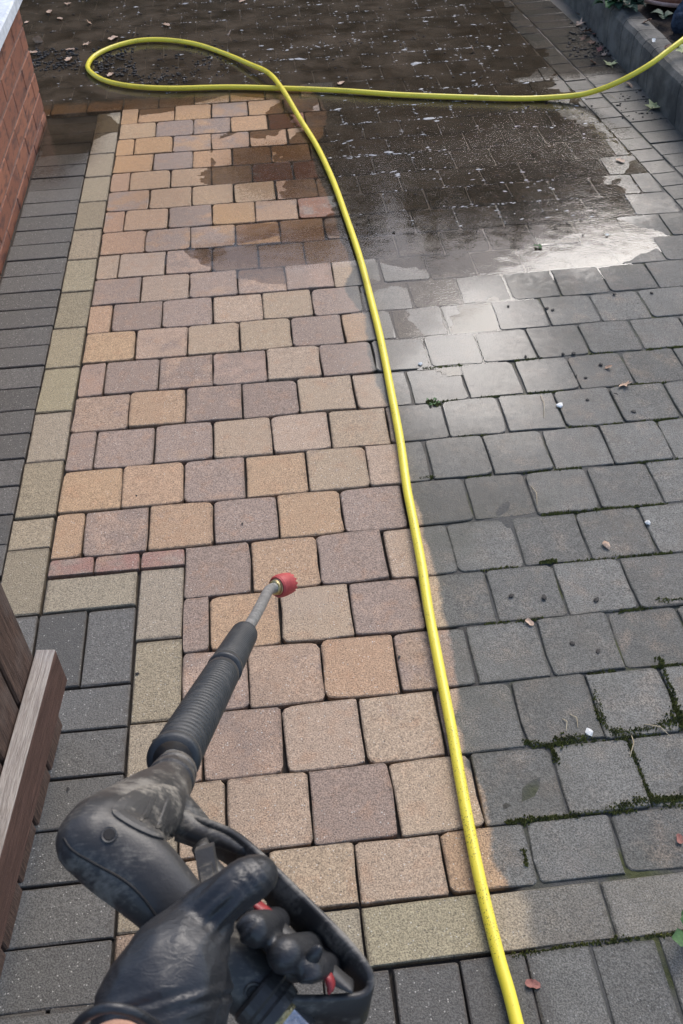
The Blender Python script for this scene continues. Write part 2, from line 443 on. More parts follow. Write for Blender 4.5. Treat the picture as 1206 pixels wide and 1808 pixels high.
def water_material():
    N = NM("muddy_water"); t = N.t; P = N.pos()
    at_ = N.n("ShaderNodeAttribute"); at_.attribute_name = "mud"; mud = at_.outputs["Fac"]
    n = N.noise(P, 6.0, 4.0, .65)
    r1 = N.noise(N.vmul(P, (1.0, 1.5, 1.0)), 85.0, 2.0, .55, .2)
    r2 = N.noise(N.vmul(P, (1.0, 1.6, 1.0)), 150.0, 2.0, .6)
    ra = N.n("ShaderNodeAttribute"); ra.attribute_name = "ripple"
    bq = N.n("ShaderNodeBump"); N.put(bq.inputs["Height"], N.add(r1, N.mul(r2, .30))); N.put(bq.inputs["Strength"], ra.outputs["Fac"]); bq.inputs["Distance"].default_value = .0018; b = bq.outputs[0]
    fr = N.n("ShaderNodeFresnel"); fr.inputs["IOR"].default_value = 1.34; N.put(fr.inputs["Normal"], b)
    gl = N.n("ShaderNodeBsdfGlossy"); gl.inputs["Roughness"].default_value = .04; N.put(gl.inputs["Normal"], b); gl.inputs["Color"].default_value = (1, 1, 1, 1)
    tr = N.n("ShaderNodeBsdfTransparent"); tr.inputs["Color"].default_value = (.86, .81, .74, 1)
    df = N.n("ShaderNodeBsdfDiffuse"); N.put(df.inputs["Color"], N.mix(n, (.095, .070, .048), (.20, .150, .105)))
    m1 = N.n("ShaderNodeMixShader"); N.put(m1.inputs[0], N.mul(mud, N.step(n, .2, .75))); N.put(m1.inputs[1], tr.outputs[0]); N.put(m1.inputs[2], df.outputs[0])
    m2 = N.n("ShaderNodeMixShader"); N.put(m2.inputs[0], fr.outputs[0]); N.put(m2.inputs[1], m1.outputs[0]); N.put(m2.inputs[2], gl.outputs[0])
    N.put(t.nodes["Material Output"].inputs["Surface"], m2.outputs[0])
    return N.m
M_WATER = water_material()

# ================================================================ THE SETTING
# ---- ground far around
g = 60.0
ground = mesh_obj("ground", [(-g, -g, -.06), (g, -g, -.06), (g, g, -.06), (-g, g, -.06)], [(0, 1, 2, 3)], M_GROUND)
tag(ground, "bare dark earth around the paved driveway", "ground", kind="structure")

# ---- jointing sand bed, lower where it has been washed out
def cleanX(y):
    for (a, b), (c, d) in zip(CLEAN, CLEAN[1:]):
        if a <= y <= c: return b + (d - b) * (y - a) / (c - a)
    return .83
def grid_mesh(x0, x1, y0, y1, s, zf):
    nx = int((x1 - x0) / s) + 1; ny = int((y1 - y0) / s) + 1
    v = []; f = []
    for j in range(ny):
        for i in range(nx):
            x = x0 + (x1 - x0) * i / (nx - 1); y = y0 + (y1 - y0) * j / (ny - 1); v.append((x, y, zf(x, y)))
    for j in range(ny - 1):
        for i in range(nx - 1):
            a = j * nx + i; f.append((a, a + 1, a + nx + 1, a + nx))
    return v, f
def nz(x, y, s, k=0): return mn.noise(Vector((x * s, y * s, k * 7.3)))
def sm(a, b, x):
    t = min(1, max(0, (x - a) / (b - a))); return t * t * (3 - 2 * t)
def ell(x, y, cx, cy, rx, ry, s=.35):
    r = math.hypot((x - cx) / rx, (y - cy) / ry); return 1 - sm(1 - s, 1 + s, r)
def dip(x, y):
    j = .10 * nz(x, y, 3.5, 1) + .04 * nz(x, y, 9, 4); xx = x + j; yy = y + j
    m = sm(2.36, 2.56, yy) * (1 - sm(1.66, 2.05, xx)) * (1.0 - .42 * sm(.5, 1.2, xx))
    m = max(m, .52 * ell(xx, yy, 1.24, 1.85, .66, .95, .45))
    m = max(m, .90 * ell(xx, yy, .94, 1.17, .56, .17, .6))
    m = max(m, .80 * ell(xx, yy, 1.36, 1.03, .42, .14, .6))
    m = max(m, .28 * ell(xx, yy, 1.04, .80, .28, .44, .7))
    m = max(m, .70 * ell(xx, yy, -.2, 2.3, .16, .26, .6))
    m = max(m, .38 * ell(xx, yy, .62, 1.85, .26, .36, .7))
    return m
def ground_z(x, y): return -.0048 * dip(x, y)
def bed_z(x, y):
    dirty = max(sm(-.01, .03, x - cleanX(y)), sm(2.4, 2.6, y))
    return ground_z(x, y) - .016 + dirty * .0120 + .0022 * nz(x, y, 40) + .003 * dirty * nz(x, y, 9, 2)
bv, bf = grid_mesh(-1.7, 2.62, -2.2, 5.2, .03, lambda x, y: bed_z(x, y) if x < 2.3 else -.016)
driveway = mesh_obj("driveway", bv, bf, M_BED, smooth=True)
tag(driveway, "driveway of small tumbled square blocks, washed on the left and grimy on the right", "driveway", kind="structure")

# ---- paving blocks
def block_mesh(name, wx, wy, h, cr, bev, mat, jit, seed, nper=4):
    """rounded-corner outline, chamfered top edge, slightly uneven; top at z = 0"""
    r = random.Random(seed); out = []
    hx, hy = wx / 2, wy / 2
    for cx, cy, a0 in ((1, 1, 0), (-1, 1, 90), (-1, -1, 180), (1, -1, 270)):
        c = cr * r.choice((.5, .8, 1.0, 1.3, 1.9))
        for k in range(3):
            a = math.radians(a0 + 45 * k)
            out.append(Vector((cx * (hx - c) + c * math.cos(a), cy * (hy - c) + c * math.sin(a), 0)))
        nxt = {0: (-1, 1), 90: (-1, -1), 180: (1, -1), 270: (1, 1)}[a0]
        # one point midway along the side
        mid = {0: Vector((r.uniform(-.3, .3) * hx, hy, 0)), 90: Vector((-hx, r.uniform(-.3, .3) * hy, 0)),
               180: Vector((r.uniform(-.3, .3) * hx, -hy, 0)), 270: Vector((hx, r.uniform(-.3, .3) * hy, 0))}[a0]
        out.append(mid)
    out = [q + Vector((r.uniform(-jit, jit), r.uniform(-jit, jit), 0)) for q in out]
    n = len(out); v = []; f = []
    for s, z in ((None, 0), (0, -bev), (0, -h)):
        for q in out:
            if s is None:
                L = q.length; b = bev * r.uniform(.8, 1.8); v.append(Vector((q.x * (1 - b / max(abs(L), .01)), q.y * (1 - b / max(abs(L), .01)), r.uniform(-.0004, 0))))
            else: v.append(Vector((q.x, q.y, z)))
    f.append(tuple(range(n)))
    for k in range(2):
        for j in range(n):
            i = (j + 1) % n; f.append((k * n + j, (k + 1) * n + j, (k + 1) * n + i, k * n + i))
    me = bpy.data.meshes.new(name); me.from_pydata([tuple(q) for q in v], [], f); me.materials.append(mat); me.update()
    return me

PIT = .15
TEG = [block_mesh("tumbled_block", .1435, .1435, .05, .0090, .0019, M_TEG, .0021, 100 + i) for i in range(12)]
def seen(x, y, hx=.09, hy=.09, m=0):
    best = 0
    for sx in (-1, 0, 1):
        for sy in (-1, 0, 1):
            a, b, d = px((x + sx * hx, y + sy * hy, 0))
            if -m < a < 1206 + m and -m < b < 1808 + m: best = max(best, 1.0 / d)
    return best

# colours of the washed blocks seen in the photograph, row by row from the left edge
# O orange, B buff, P mauve, Q mauve/buff mixed, R dark red
ROWS = {-6: "BBBOQOO", -5: "BBPBBBB", -4: "QQBBBB", -3: "QQOPBB", -2: "POBPBB", -1: "POPBB", 0: "OQOPOPB", 1: "OOPOBBB", 2: "PPPBBBB", 3: "QOPPBBB", 4: "QPPQBPB",
        5: "OQBBPOB", 6: "OPPBBPB", 7: "PBQQQBB", 8: "BBQOOOO", 9: "QPPOOPP", 10: "PBPOQRR", 11: "PBBBQQQ", 12: "QBBBRRR", 13: "OPOOOOO", 14: "OOPPOOO", 15: "BPPORPP",
        16: "OOOPOPP", 17: "RPPPPPP"}
PAL = {'O': ((.372, .246, .148), .20), 'B': ((.360, .266, .182), .22), 'P': ((.34, .235, .165), .70), 'Q': ((.35, .245, .175), .48), 'R': ((.24, .11, .07), .55)}
def teg_colour(k, i):
    s = ROWS.get(k, "")
    c, a = PAL[s[i]] if i < len(s) else PAL[rnd.choice("OBPQB")]
    f = rnd.uniform(1.04, 1.18)
    if k >= 9: a -= .14; c = (c[0] * 1.04, c[1] * .94, c[2] * .80)
    return (c[0] * f, c[1] * f * rnd.uniform(.985, 1.015), c[2] * f * rnd.uniform(.96, 1.04), min(1, max(0, a + rnd.uniform(-.12, .12))))

YL = {-6: -.991, -5: -.881, -4: -.736, -3: -.588, -2: -.441, -1: -.294, 0: -.142, 1: .004}
def yline(k):
    if k in YL: return YL[k]
    return .004 + (k - 1) * .151
OFFS = {-6: .009, -5: .090, -4: .050, -3: .138, -2: .062, -1: .005}
def borderA(y): return 1.935 - .075 * (y - 1.6)          # field / right-hand border
cands = []
for k in range(-6, 31):
    y0, y1 = yline(k), yline(k + 1)
    off = OFFS.get(k, .072 if k % 2 == 0 else .0)
    xs = []
    left = .305 if k < -1 else (.307 if k == -1 else (.002 if y0 < 2.40 else -1.35))
    if y0 >= 2.40: off -= 1.35
    right = borderA((y0 + y1) / 2)
    j = 0
    edges = [left]
    x = off
    while x < left + .03: x += PIT
    while x < right - .03:
        edges.append(x); x += PIT
    edges.append(right)
    for i, (a, b) in enumerate(zip(edges, edges[1:])):
        cands.append((k, i, a, b, y0, y1))
def put_block(me, bw, bh, x0, x1, y0, y1, gap, parent, name, colour, zj=None, tilt=None):
    far_ = sm(.2, 1.0, y0)
    if zj is None: zj = .0011 - .0008 * far_
    if tilt is None: tilt = .0075 - .0057 * far_
    o = bpy.data.objects.new(name, me)
    wx, wy = x1 - x0 - gap, y1 - y0 - gap
    o.location = ((x0 + x1) / 2 + rnd.uniform(-.0012, .0012), (y0 + y1) / 2 + rnd.uniform(-.0012, .0012), rnd.gauss(0, zj))
    o.scale = (wx / bw, wy / bh, 1)
    gx_, gy_ = o.location.x, o.location.y
    o.location.z += ground_z(gx_, gy_)
    ry_ = -(ground_z(gx_ + .07, gy_) - ground_z(gx_ - .07, gy_)) / .14; rx_ = (ground_z(gx_, gy_ + .07) - ground_z(gx_, gy_ - .07)) / .14
    o.rotation_euler = (rnd.gauss(0, tilt) + rx_, rnd.gauss(0, tilt) + ry_, rnd.gauss(0, .008))
    o.color = colour
    return link(o, parent)
vis = []
for c in cands:
    vis.append((seen((c[2] + c[3]) / 2, (c[4] + c[5]) / 2), c))
order = sorted(vis, key=lambda q: -q[0])
own = set(id(q[1]) for q in order[:300] if q[0] > 0)
rest_objs = []
flip = 0
for s_, c in vis:
    k, i, a, b, y0, y1 = c
    me = TEG[rnd.randrange(len(TEG))]
    o = put_block(me, .1435, .1435, a, b, y0, y1, .0040, driveway, "block", teg_colour(k, i))
    if rnd.random() < .5: o.rotation_euler.z += math.pi
    if id(c) not in own: rest_objs.append(o)
def join_rest(objs, name, parent, mat):
    bm = bmesh.new()
    for o in objs:
        t = bmesh.new(); t.from_mesh(o.data)
        mw = Matrix.LocRotScale(o.location, o.rotation_euler, o.scale)
        t.transform(mw); tmp = bpy.data.meshes.new("t"); t.to_mesh(tmp); t.free(); bm.from_mesh(tmp); bpy.data.meshes.remove(tmp)
    for o in objs: bpy.data.objects.remove(o, do_unlink=True)
    r = bm_obj(name, bm, mat, parent); r.color = (.40, .26, .17, .4); r["kind"] = "stuff"; return r
if rest_objs: join_rest(rest_objs, "far_blocks", driveway, M_TEG)

# thin cut pieces above the step of the border
for a, b in ((.003, .105), (.105, .207), (.207, .307)):
    put_block(TEG[3], .1435, .1435, a, b, -.196, -.144, .005, driveway, "cut_block", (.31, .175, .135, .5))

# ---- border of buff and charcoal rectangular blocks
border = mesh_obj("paved_border", *grid_mesh(-.36, .30, -2.1, 2.4, .2, lambda x, y: -.028), M_BED)
tag(border, "border of buff and charcoal rectangular paving blocks along the left and front of the driveway", "border", kind="structure")
EV = [block_mesh("edging_block", .0955, .1955, .06, .0022, .0024, M_EDGE, .0006, 300 + i) for i in range(6)]
EH = [block_mesh("edging_block", .1955, .0955, .06, .0022, .0024, M_EDGE, .0006, 400 + i) for i in range(6)]
def buff():
    f = rnd.uniform(.86, 1.14); return (.305 * f, .252 * f * rnd.uniform(.97, 1.03), .170 * f * rnd.uniform(.94, 1.06), 1)
def char():
    f = rnd.uniform(.80, 1.2); return (.120 * f, .113 * f, .100 * f, 1)
def edge(x0, y0, x1, y1, colour):
    v = (y1 - y0) > (x1 - x0)
    me = (EV if v else EH)[rnd.randrange(6)]
    cx, cy = (x0 + x1) / 2, (y0 + y1) / 2
    if seen(cx, cy, .11, .11, 260) <= 0: return None
    return put_block(me, *((.0955, .1955) if v else (.1955, .0955)), x0, x1, y0, y1, .0046, border, "border_block", colour, .0006, .003)
# left strip
edge(-.1, -.1, 0, 0, buff()); edge(-.1, -.3, 0, -.1, buff())
for i in range(12): edge(-.1, .2 * i, 0, .2 * i + .2, buff())
for i in range(-4, 23): edge(-.3, .1 * i + .02, -.1, .1 * i + .12, char())
for i in range(1, 5): edge(-.1, -.3 - .2 * i, 0, -.1 - .2 * i, char())
for i in range(0, 9): edge(-.3, -.48 - .1 * i, -.1, -.38 - .1 * i, char())
# step
edge(.003, -.298, .204, -.200, buff()); edge(.0, -.498, .103, -.300, char()); edge(.103, -.498, .206, -.300, char())
for i in range(4): edge(.207, -.398 - .2 * i, .306, -.198 - .2 * i, buff())
for i in range(7): edge(.003, -.600 - .1 * i, .206, -.500 - .1 * i, char())
# front rows
edge(.206, -1.092, .404, -.994, (.30, .215, .15, 1))
for i in range(8): edge(.408 + .2 * i, -1.092, .608 + .2 * i, -.994, buff())
for i in range(22): edge(.006 + .1065 * i, -1.294, .1125 + .1065 * i, -1.094, char())
for i in range(12): edge(.0 + .2 * i, -1.395, .2 + .2 * i, -1.296, char())
for i in range(12): edge(-.05 + .2 * i, -1.497, .15 + .2 * i, -1.398, char())

# right-hand border, along the kerb
right_border = mesh_obj("kerbside_border", *grid_mesh(1.70, 2.18, .2, 4.6, .2, lambda x, y: -.030), M_BED)
tag(right_border, "narrow border of grimy grey blocks along the foot of the concrete kerb", "border", kind="structure")
def redge(u0, v0, u1, v1):
    ym = (v0 + v1) / 2; xb = borderA(ym)
    v = (v1 - v0) > (u1 - u0); me = (EV if v else EH)[rnd.randrange(6)]
    if seen(xb + (u0 + u1) / 2, ym, .1, .1, 200) <= 0: return
    o = put_block(me, *((.0955, .1955) if v else (.1955, .0955)), xb + u0, xb + u1, v0, v1, .004, right_border, "border_block", char(), .0008, .004)
    o.rotation_euler.z += .075
for i in range(2, 44):
    redge(.002, .1 * i, .100, .1 * i + .1)
    redge(.104, .1 * i + .05, .300, .1 * i + .15)

# ---- kerb with soil bed behind
kerb = empty("kerb", (2.17, 2.2, 0))
tag(kerb, "weathered dark grey concrete kerb with slanting cracks holding back the flower bed", "kerb")
def kerb_piece(ya, yb, la, lb):
    prof = [(2.165, -.05), (2.170, .10), (2.176, .140), (2.190, .158), (2.205, .163), (2.275, .160), (2.282, .150), (2.285, -.05)]
    n = len(prof); v = []; f = []; K = 7
    for i in range(K):
        t = i / (K - 1)
        for (x, z) in prof:
            y = (ya + la * (z - .16)) * (1 - t) + (yb + lb * (z - .16)) * t
            d = .004 * mn.noise(Vector((x * 12, y * 9, z * 12)))
            v.append((x + d, y, z + (d if z > .1 else 0)))
    for i in range(K - 1):
        for j in range(n - 1):
            a = i * n + j; f.append((a, a + 1, a + n + 1, a + n))
    f.append(tuple(range(n))); f.append(tuple((K - 1) * n + j for j in reversed(range(n))))
    o = mesh_obj("kerb_segment", v, f, M_KERB, kerb)
    o.matrix_parent_inverse = Matrix.Translation(-Vector(kerb.location))
    return o
cuts = [.9, 1.55, 1.93, 2.26, 2.36, 2.47, 2.62, 2.80, 3.5, 4.4]
lean = [0, .2, .35, .3, .25, .3, .25, .3, .1, 0]
for i in range(len(cuts) - 1):
    kerb_piece(cuts[i] + .0022, cuts[i + 1] - .0022, lean[i], lean[i + 1])
core = bevel_box("kerb_core", (.085, 3.4, .18), .004, M_SOIL, kerb); core.location = Vector((2.228, 2.65, .055)) - Vector(kerb.location)
sv, sf = grid_mesh(2.27, 3.6, .6, 4.8, .025, lambda x, y: .118 + .018 * nz(x, y, 14) + .012 * nz(x, y, 40, 3) + .05 * sm(2.3, 2.9, x))
bedsoil = mesh_obj("flower_bed", sv, sf, M_SOIL, smooth=True)
tag(bedsoil, "dark soil and leaf litter of the flower bed behind the kerb", "flower bed", kind="structure")

# ---- brick garden wall on the left
wall = empty("brick_wall", (-.42, 1.6, 0))
tag(wall, "low red brick wall with white coping beside the left border", "wall")
WX, WYE = -.311, 2.392
zl = [-.045, .030, .105, .183, .268, .355, .437]
def wparent(o):
    o.location = Vector(o.location) - Vector(wall.location); o.parent = wall; return o
tb = TB(); tb.box(Vector((WX - .110, 1.15, .19)), Vector((.1075, 0, 0)), Vector((0, 1.236, 0)), Vector((0, 0, .25)))
wparent(tb.build("mortar", M_MORTAR))
BM = {}
def brick(cx, cy, cz, sx, sy, sz):
    key = (round(sx, 3), round(sy, 3), round(sz, 3))
    if key not in BM:
        bm = bmesh.new(); bmesh.ops.create_cube(bm, size=1); bmesh.ops.scale(bm, vec=(sx, sy, sz), verts=bm.verts)
        bmesh.ops.bevel(bm, geom=bm.edges[:], offset=.003, segments=1, affect='EDGES')
        me = bpy.data.meshes.new("brick"); bm.to_mesh(me); bm.free(); me.materials.append(M_BRICK); BM[key] = me
    o = bpy.data.objects.new("brick", BM[key]); o.location = (cx + rnd.uniform(-.001, .001), cy, cz); o.rotation_euler = (rnd.uniform(-.004, .004), 0, rnd.uniform(-.004, .004))
    COL.objects.link(o); wparent(o)
for ci in range(6):
    z0, z1 = zl[ci], zl[ci + 1]; y = WYE; i = 0
    first = (.103, .215)[ci % 2]
    while y > -.05:
        L = first if i == 0 else .215
        brick(WX - .0515, y - L / 2, (z0 + z1) / 2, .103, L, z1 - z0 - .008)
        if i == 0 and ci % 2 == 1: brick(WX - .165, y - .0515, (z0 + z1) / 2, .108, .103, z1 - z0 - .008)
        if i == 0 and ci % 2 == 0: brick(WX - .165, y - .0515, (z0 + z1) / 2, .108, .103, z1 - z0 - .008)
        y -= L + .010; i += 1
cop = bevel_box("coping", (.275, 2.46, .05), .006, M_COPING); cop.location = (WX - .112, 1.155, .4675); wparent(cop)

# ---- tall greenery added out of view so the wet paving reflects something dark
tb = TB(); hr = random.Random(21)
def unseen_hedge_h(x): return 4.5 + .35 * nz(x, 0, .9, 1) + .25 * nz(x, 0, 3.1, 2)
for i in range(26000):
    x = hr.uniform(-7, 9); h = unseen_hedge_h(x); z = h * hr.random() ** .8
    y = 9.4 - .5 * hr.random() * (1 if z < h - .3 else .6) + .25 * nz(x, z, 1.3, 3)
    c = Vector((x, y, z + hr.uniform(0, .06))); n1 = Vector((hr.gauss(0, 1), hr.gauss(0, 1), hr.gauss(0, 1))).normalized(); e1, e2 = frame(n1); sz = hr.uniform(.04, .09)
    b = len(tb.v); tb.v += [c - e1 * sz * .5, c + e2 * sz, c + e1 * sz * .5, c - e2 * sz]; tb.f.append((b, b + 1, b + 2, b + 3))
hedge = empty("hedge", (1, 9.5, 0)); tag(hedge, "added, unseen dark evergreen screen beyond the driveway, for the wet paving to reflect", "hedge")
o = tb.build("unseen_foliage", M_LDARK, hedge); o.location = -Vector(hedge.location)
tb = TB()
for i in range(32):
    x = -6.9 + i * .5; h = unseen_hedge_h(x) - .35; tb.box(Vector((x, 9.62, h / 2)), Vector((.252, 0, 0)), Vector((0, .30, 0)), Vector((0, 0, h / 2)))
o = tb.build("unseen_core", M_LDARK, hedge); o.location = -Vector(hedge.location)

# ---- water lying on the drive
wv, wf0 = grid_mesh(-1.3, 2.0, .3, 4.6, .0125, lambda x, y: -.00155 + .00012 * nz(x, y, 6, 5) + .00024 * nz(x, y, 30, 6))
keep = [q for q in wf0 if dip(wv[q[0]][0], wv[q[0]][1]) > .17]
usedv = sorted({i for q in keep for i in q}); idx = {a: b for b, a in enumerate(usedv)}
water = mesh_obj("puddle", [wv[i] for i in usedv], [tuple(idx[i] for i in q) for q in keep], M_WATER, smooth=True)
att = water.data.attributes.new("mud", 'FLOAT', 'POINT')
att.data.foreach_set("value", [min(1, .04 + .30 * sm(2.3, 2.75, wv[i][1]) * (1 - sm(1.3, 1.8, wv[i][0])) + .25 * sm(1.2, 1.9, wv[i][1])) for i in usedv])
att = water.data.attributes.new("ripple", 'FLOAT', 'POINT')
att.data.foreach_set("value", [max(.03, (.07 + .30 * sm(1.30, 1.8, wv[i][1]) + .10 * nz(wv[i][0], wv[i][1], 3, 12)) * (1 - .5 * sm(2.4, 2.6, wv[i][1]))) for i in usedv])
tag(water, "shallow muddy rinse water lying across the far part of the driveway", "puddle", kind="structure")

# ================================================================ OBJECTS
# ---- yellow hose
HP = [(.83, -1.95), (.825, -1.5), (.82, -1.198), (.814, -1.101), (.81, -.983), (.811, -.851), (.816, -.69), (.818, -.561), (.821, -.403), (.827, -.275), (.83, -.135), (.832, -.021), (.841, .145), (.846, .355),
      (.85, .593), (.848, .802), (.843, 1.054), (.827, 1.342), (.809, 1.602), (.776, 1.896), (.728, 2.145), (.676, 2.418), (.625, 2.619), (.544, 2.783), (.445, 2.952), (.314, 3.104), (.179, 3.191),
      (.044, 3.216), (-.073, 3.161), (-.158, 3.056), (-.184, 2.937), (-.165, 2.843), (-.093, 2.728), (.023, 2.642), (.196, 2.585), (.44, 2.555), (.68, 2.499), (.917, 2.432), (1.146, 2.348), (1.374, 2.283),
      (1.599, 2.226), (1.736, 2.208)]
hp3 = []
for i, (x, y) in enumerate(HP):
    z = .0125
    if 20 <= i <= 23: z += (.010, .024, .024, .010)[i - 20]
    hp3.append((x, y, z))
for (a, b, z) in ((1020, 168, .028), (1050, 161, .052), (1080, 150, .088), (1115, 133, .130), (1150, 112, .168), (1178, 91, .196), (1206, 70, .222), (1240, 42, .25), (1275, 12, .27)):
    q = gnd(a, b, z); hp3.append(tuple(q))
tb = TB(); tb.tube(spline(hp3, 8), .0105, 16)
hose = tb.build("hose", M_HOSE, smooth=True)
tag(hose, "long yellow high pressure hose looping across the paving and up over the kerb", "hose")

# ---- wooden gate, lower left
gate = empty("wooden_gate", (.10, -1.0, 0))
tag(gate, "weathered brown wooden gate with vertical boards and a low rail, standing open at lower left", "gate")
gd = Vector((-.100, -.995, 0)).normalized()       # along the gate, towards the camera
gn = Vector((.995, -.100, 0)).normalized()        # out of its face, towards the drive
G0 = Vector((.1245, -.590, 0))                    # far end of the rail, outer face
GQ = Matrix((( gn.x, -gd.x, 0), (gn.y, -gd.y, 0), (0, 0, 1))).to_quaternion()
def gate_piece(name, mat, s0, s1, n0, n1, z0, z1, bev=.003, rz=0):
    o = bevel_box(name, (n1 - n0, s1 - s0, z1 - z0), bev, mat, gate)
    c = G0 + gd * ((s0 + s1) / 2) + gn * ((n0 + n1) / 2) + Vector((0, 0, (z0 + z1) / 2))
    o.location = c - Vector(gate.location); o.rotation_mode = 'QUATERNION'; o.rotation_quaternion = GQ @ Matrix.Rotation(rz, 3, 'X').to_quaternion()
    return o
def rail(z0, z1):
    o = gate_piece("rail", M_RAIL, 0, 1.25, -.034, 0, z0, z1 - .003, .002)
    tp_ = gate_piece("rail_top", M_RAILTOP, .001, 1.249, -.0335, -.0005, z1 - .0035, z1, .001)
    tp_.parent = o; tp_.matrix_parent_inverse = o.matrix_basis.inverted()
rail(.150, .242); rail(.86, .95)
for i in range(12):
    s = .014 + i * .1045
    gate_piece("board", M_BOARD, s, s + .098, -.0585, -.036, .022 + rnd.uniform(-.006, .006), 1.12 + rnd.uniform(-.01, .01), .003, rnd.uniform(-.004, .004))

# ---- pressure washer lance held in a gloved hand
gun = empty("pressure_washer_gun", tuple(at(300, 1500, .64)))
tag(gun, "black pressure washer gun with ribbed lance and red nozzle held over the clean blocks", "pressure washer")
GL = Vector(gun.location)
def gp(o):
    o.location = Vector(o.location) - GL; o.parent = gun; return o
def rm(rpx, d): return rpx * d / FPX
def chain(tb, pts, flat=1.0, step=.22):
    """pts: (px, py, depth, radius px); spheres strung densely along a smooth path"""
    for (x, y, d, r) in spline(pts, 10):
        R = rm(r, d); tb.sphere(at(x, y, d), RT * R, UP * R, FW * (R * flat))

# body and grip, one moulding
tb = TB()
chain(tb, [(306, 1372, .755, 36), (288, 1398, .725, 50), (262, 1424, .69, 64), (225, 1450, .655, 70), (185, 1474, .625, 74), (160, 1486, .61, 62)], .9)
chain(tb, [(160, 1486, .61, 62), (205, 1510, .61, 74), (255, 1550, .605, 72), (305, 1600, .60, 64), (350, 1645, .60, 60), (395, 1690, .60, 60), (440, 1738, .60, 58), (465, 1765, .60, 52)], .8)
chain(tb, [(268, 1392, .715, 34), (240, 1412, .685, 42), (200, 1440, .65, 48), (170, 1462, .625, 50)], .9)
chain(tb, [(300, 1430, .70, 42), (325, 1445, .70, 34), (350, 1462, .70, 26)], 1.0)
body = gp(remeshed("gun_body", tb, M_GUN, None, .0021, 5))
from mathutils.bvhtree import BVHTree
bvh = BVHTree.FromPolygons([v.co.copy() for v in body.data.vertices], [tuple(p.vertices) for p in body.data.polygons])
def cast(x, y, off=0.0):
    d = (at(x, y, 1) - CAM).normalized(); h = bvh.ray_cast(CAM, d)
    if h[0] is None: return at(x, y, .64), -d
    return h[0] + h[1] * off, h[1]
def moulded(name, poly, off, mat, n=6, bow=0.0):
    P = spline(list(poly) + [poly[0]], 4)[:-1]; cx = sum(q[0] for q in poly) / len(poly); cy = sum(q[1] for q in poly) / len(poly)
    rings = []
    for k in range(n + 2):
        f = 1.0 if k < 2 else 1 - .86 * (k - 1) / n; f = .985 if k == 1 else f
        rings.append([cast(cx + (x - cx) * f, cy + (y - cy) * f, -.003 if k == 0 else off * (.75 if k == 1 else 1.0))[0] for x, y in P])
    tb = TB(); tb.ringtube(rings, False, True); return gp(tb.build(name, mat, smooth=False))
def sub(o, part):
    o.parent = part; o.location = (0, 0, 0); return o
cplate = moulded("cover_plate", [(250, 1390), (285, 1386), (322, 1398), (324, 1424), (310, 1470), (294, 1484), (262, 1476), (222, 1456), (196, 1434), (214, 1410)], .0022, M_GUNPANEL)
sub(moulded("raised_rib", [(262, 1410), (270, 1412), (252, 1452), (244, 1450)], .0036, M_GUNPANEL, 3), cplate)
sub(moulded("raised_rib", [(290, 1410), (299, 1412), (279, 1464), (270, 1460)], .0036, M_GUNPANEL, 3), cplate)
# nose ring
def dirv(a, b): return (at(*b) - at(*a)).normalized()
ax = dirv((305, 1345, .80), (431, 1120, 1.47))
tb = TB(); c0 = at(303, 1374, .752)
tb.lathe(c0, ax, [(-.012, .0170), (-.010, .0192), (0, .0192), (.002, .0172), (.006, .0172), (.008, .0186), (.016, .0180), (.018, .0120)], 32)
gp(tb.build("nose_ring", M_GUN, smooth=False))
# screw recesses
def recess(x, y, d, r):
    c, n = cast(x, y, .0004)
    tb = TB(); tb.lathe(c, n, [(-.004, r * .72), (.0002, r * .74), (.0006, r), (.0001, r * 1.12), (-.003, r * 1.15)], 20, True, False)
    o = gp(tb.build("screw_recess", M_GUN)); 
    tb = TB(); tb.lathe(c + n * .0004, n, [(0, r * .78), (.0004, r * .70)], 18); sub(tb.build("screw_hole", M_DARK), o); return o
recess(193, 1474, .578, .0048); recess(447, 1752, .566, .0055)
# moulding seam along the underside
tb = TB(); tb.tube([tuple(cast(x, y, -.0003)[0]) for x, y, d in spline([(112, 1480, .612), (128, 1502, .600), (168, 1526, .590), (215, 1552, .588), (252, 1585, .585), (288, 1636, .585)], 6)], .0011, 6)
gp(tb.build("moulding_seam", M_DARK, smooth=True))
# trigger guard: a strap from the housing round to the foot of the grip
rim = [(318, 1436, .690), (360, 1446, .682), (410, 1466, .670), (445, 1492, .655), (500, 1545, .640), (560, 1604, .625), (615, 1660, .612), (646, 1700, .604), (656, 1730, .600), (642, 1752, .597), (600, 1758, .594), (548, 1760, .590), (500, 1758, .588)]
wid = [(-8, 46, .02), (-12, 50, .02), (-18, 52, .02), (-24, 48, .022), (-30, 42, .024), (-34, 40, .024), (-34, 44, .024), (-24, 50, .022), (-14, 56, .02), (-8, 56, .018), (-6, 56, .018), (-4, 54, .016), (-2, 50, .016)]
tb = TB(); rings = []
R_ = spline([a + b for a, b in zip(rim, wid)], 5)
pa = [at(q[0], q[1], q[2]) for q in R_]; pb = [at(q[0] + q[3], q[1] + q[4], q[2] + q[5]) for q in R_]
for i in range(len(R_)):
    t = (pa[min(i + 1, len(R_) - 1)] - pa[max(i - 1, 0)]).normalized(); wv_ = (pb[i] - pa[i]); nrm = t.cross(wv_).normalized() * .0026
    q = wv_.normalized() * .0016
    rings.append([pa[i] + nrm * .55, pa[i] + q + nrm, pb[i] - q + nrm, pb[i] + nrm * .55, pb[i] - nrm * .55, pb[i] - q - nrm, pa[i] + q - nrm, pa[i] - nrm * .55])
tb.ringtube(rings); gp(tb.build("trigger_guard", M_GUN, smooth=True))
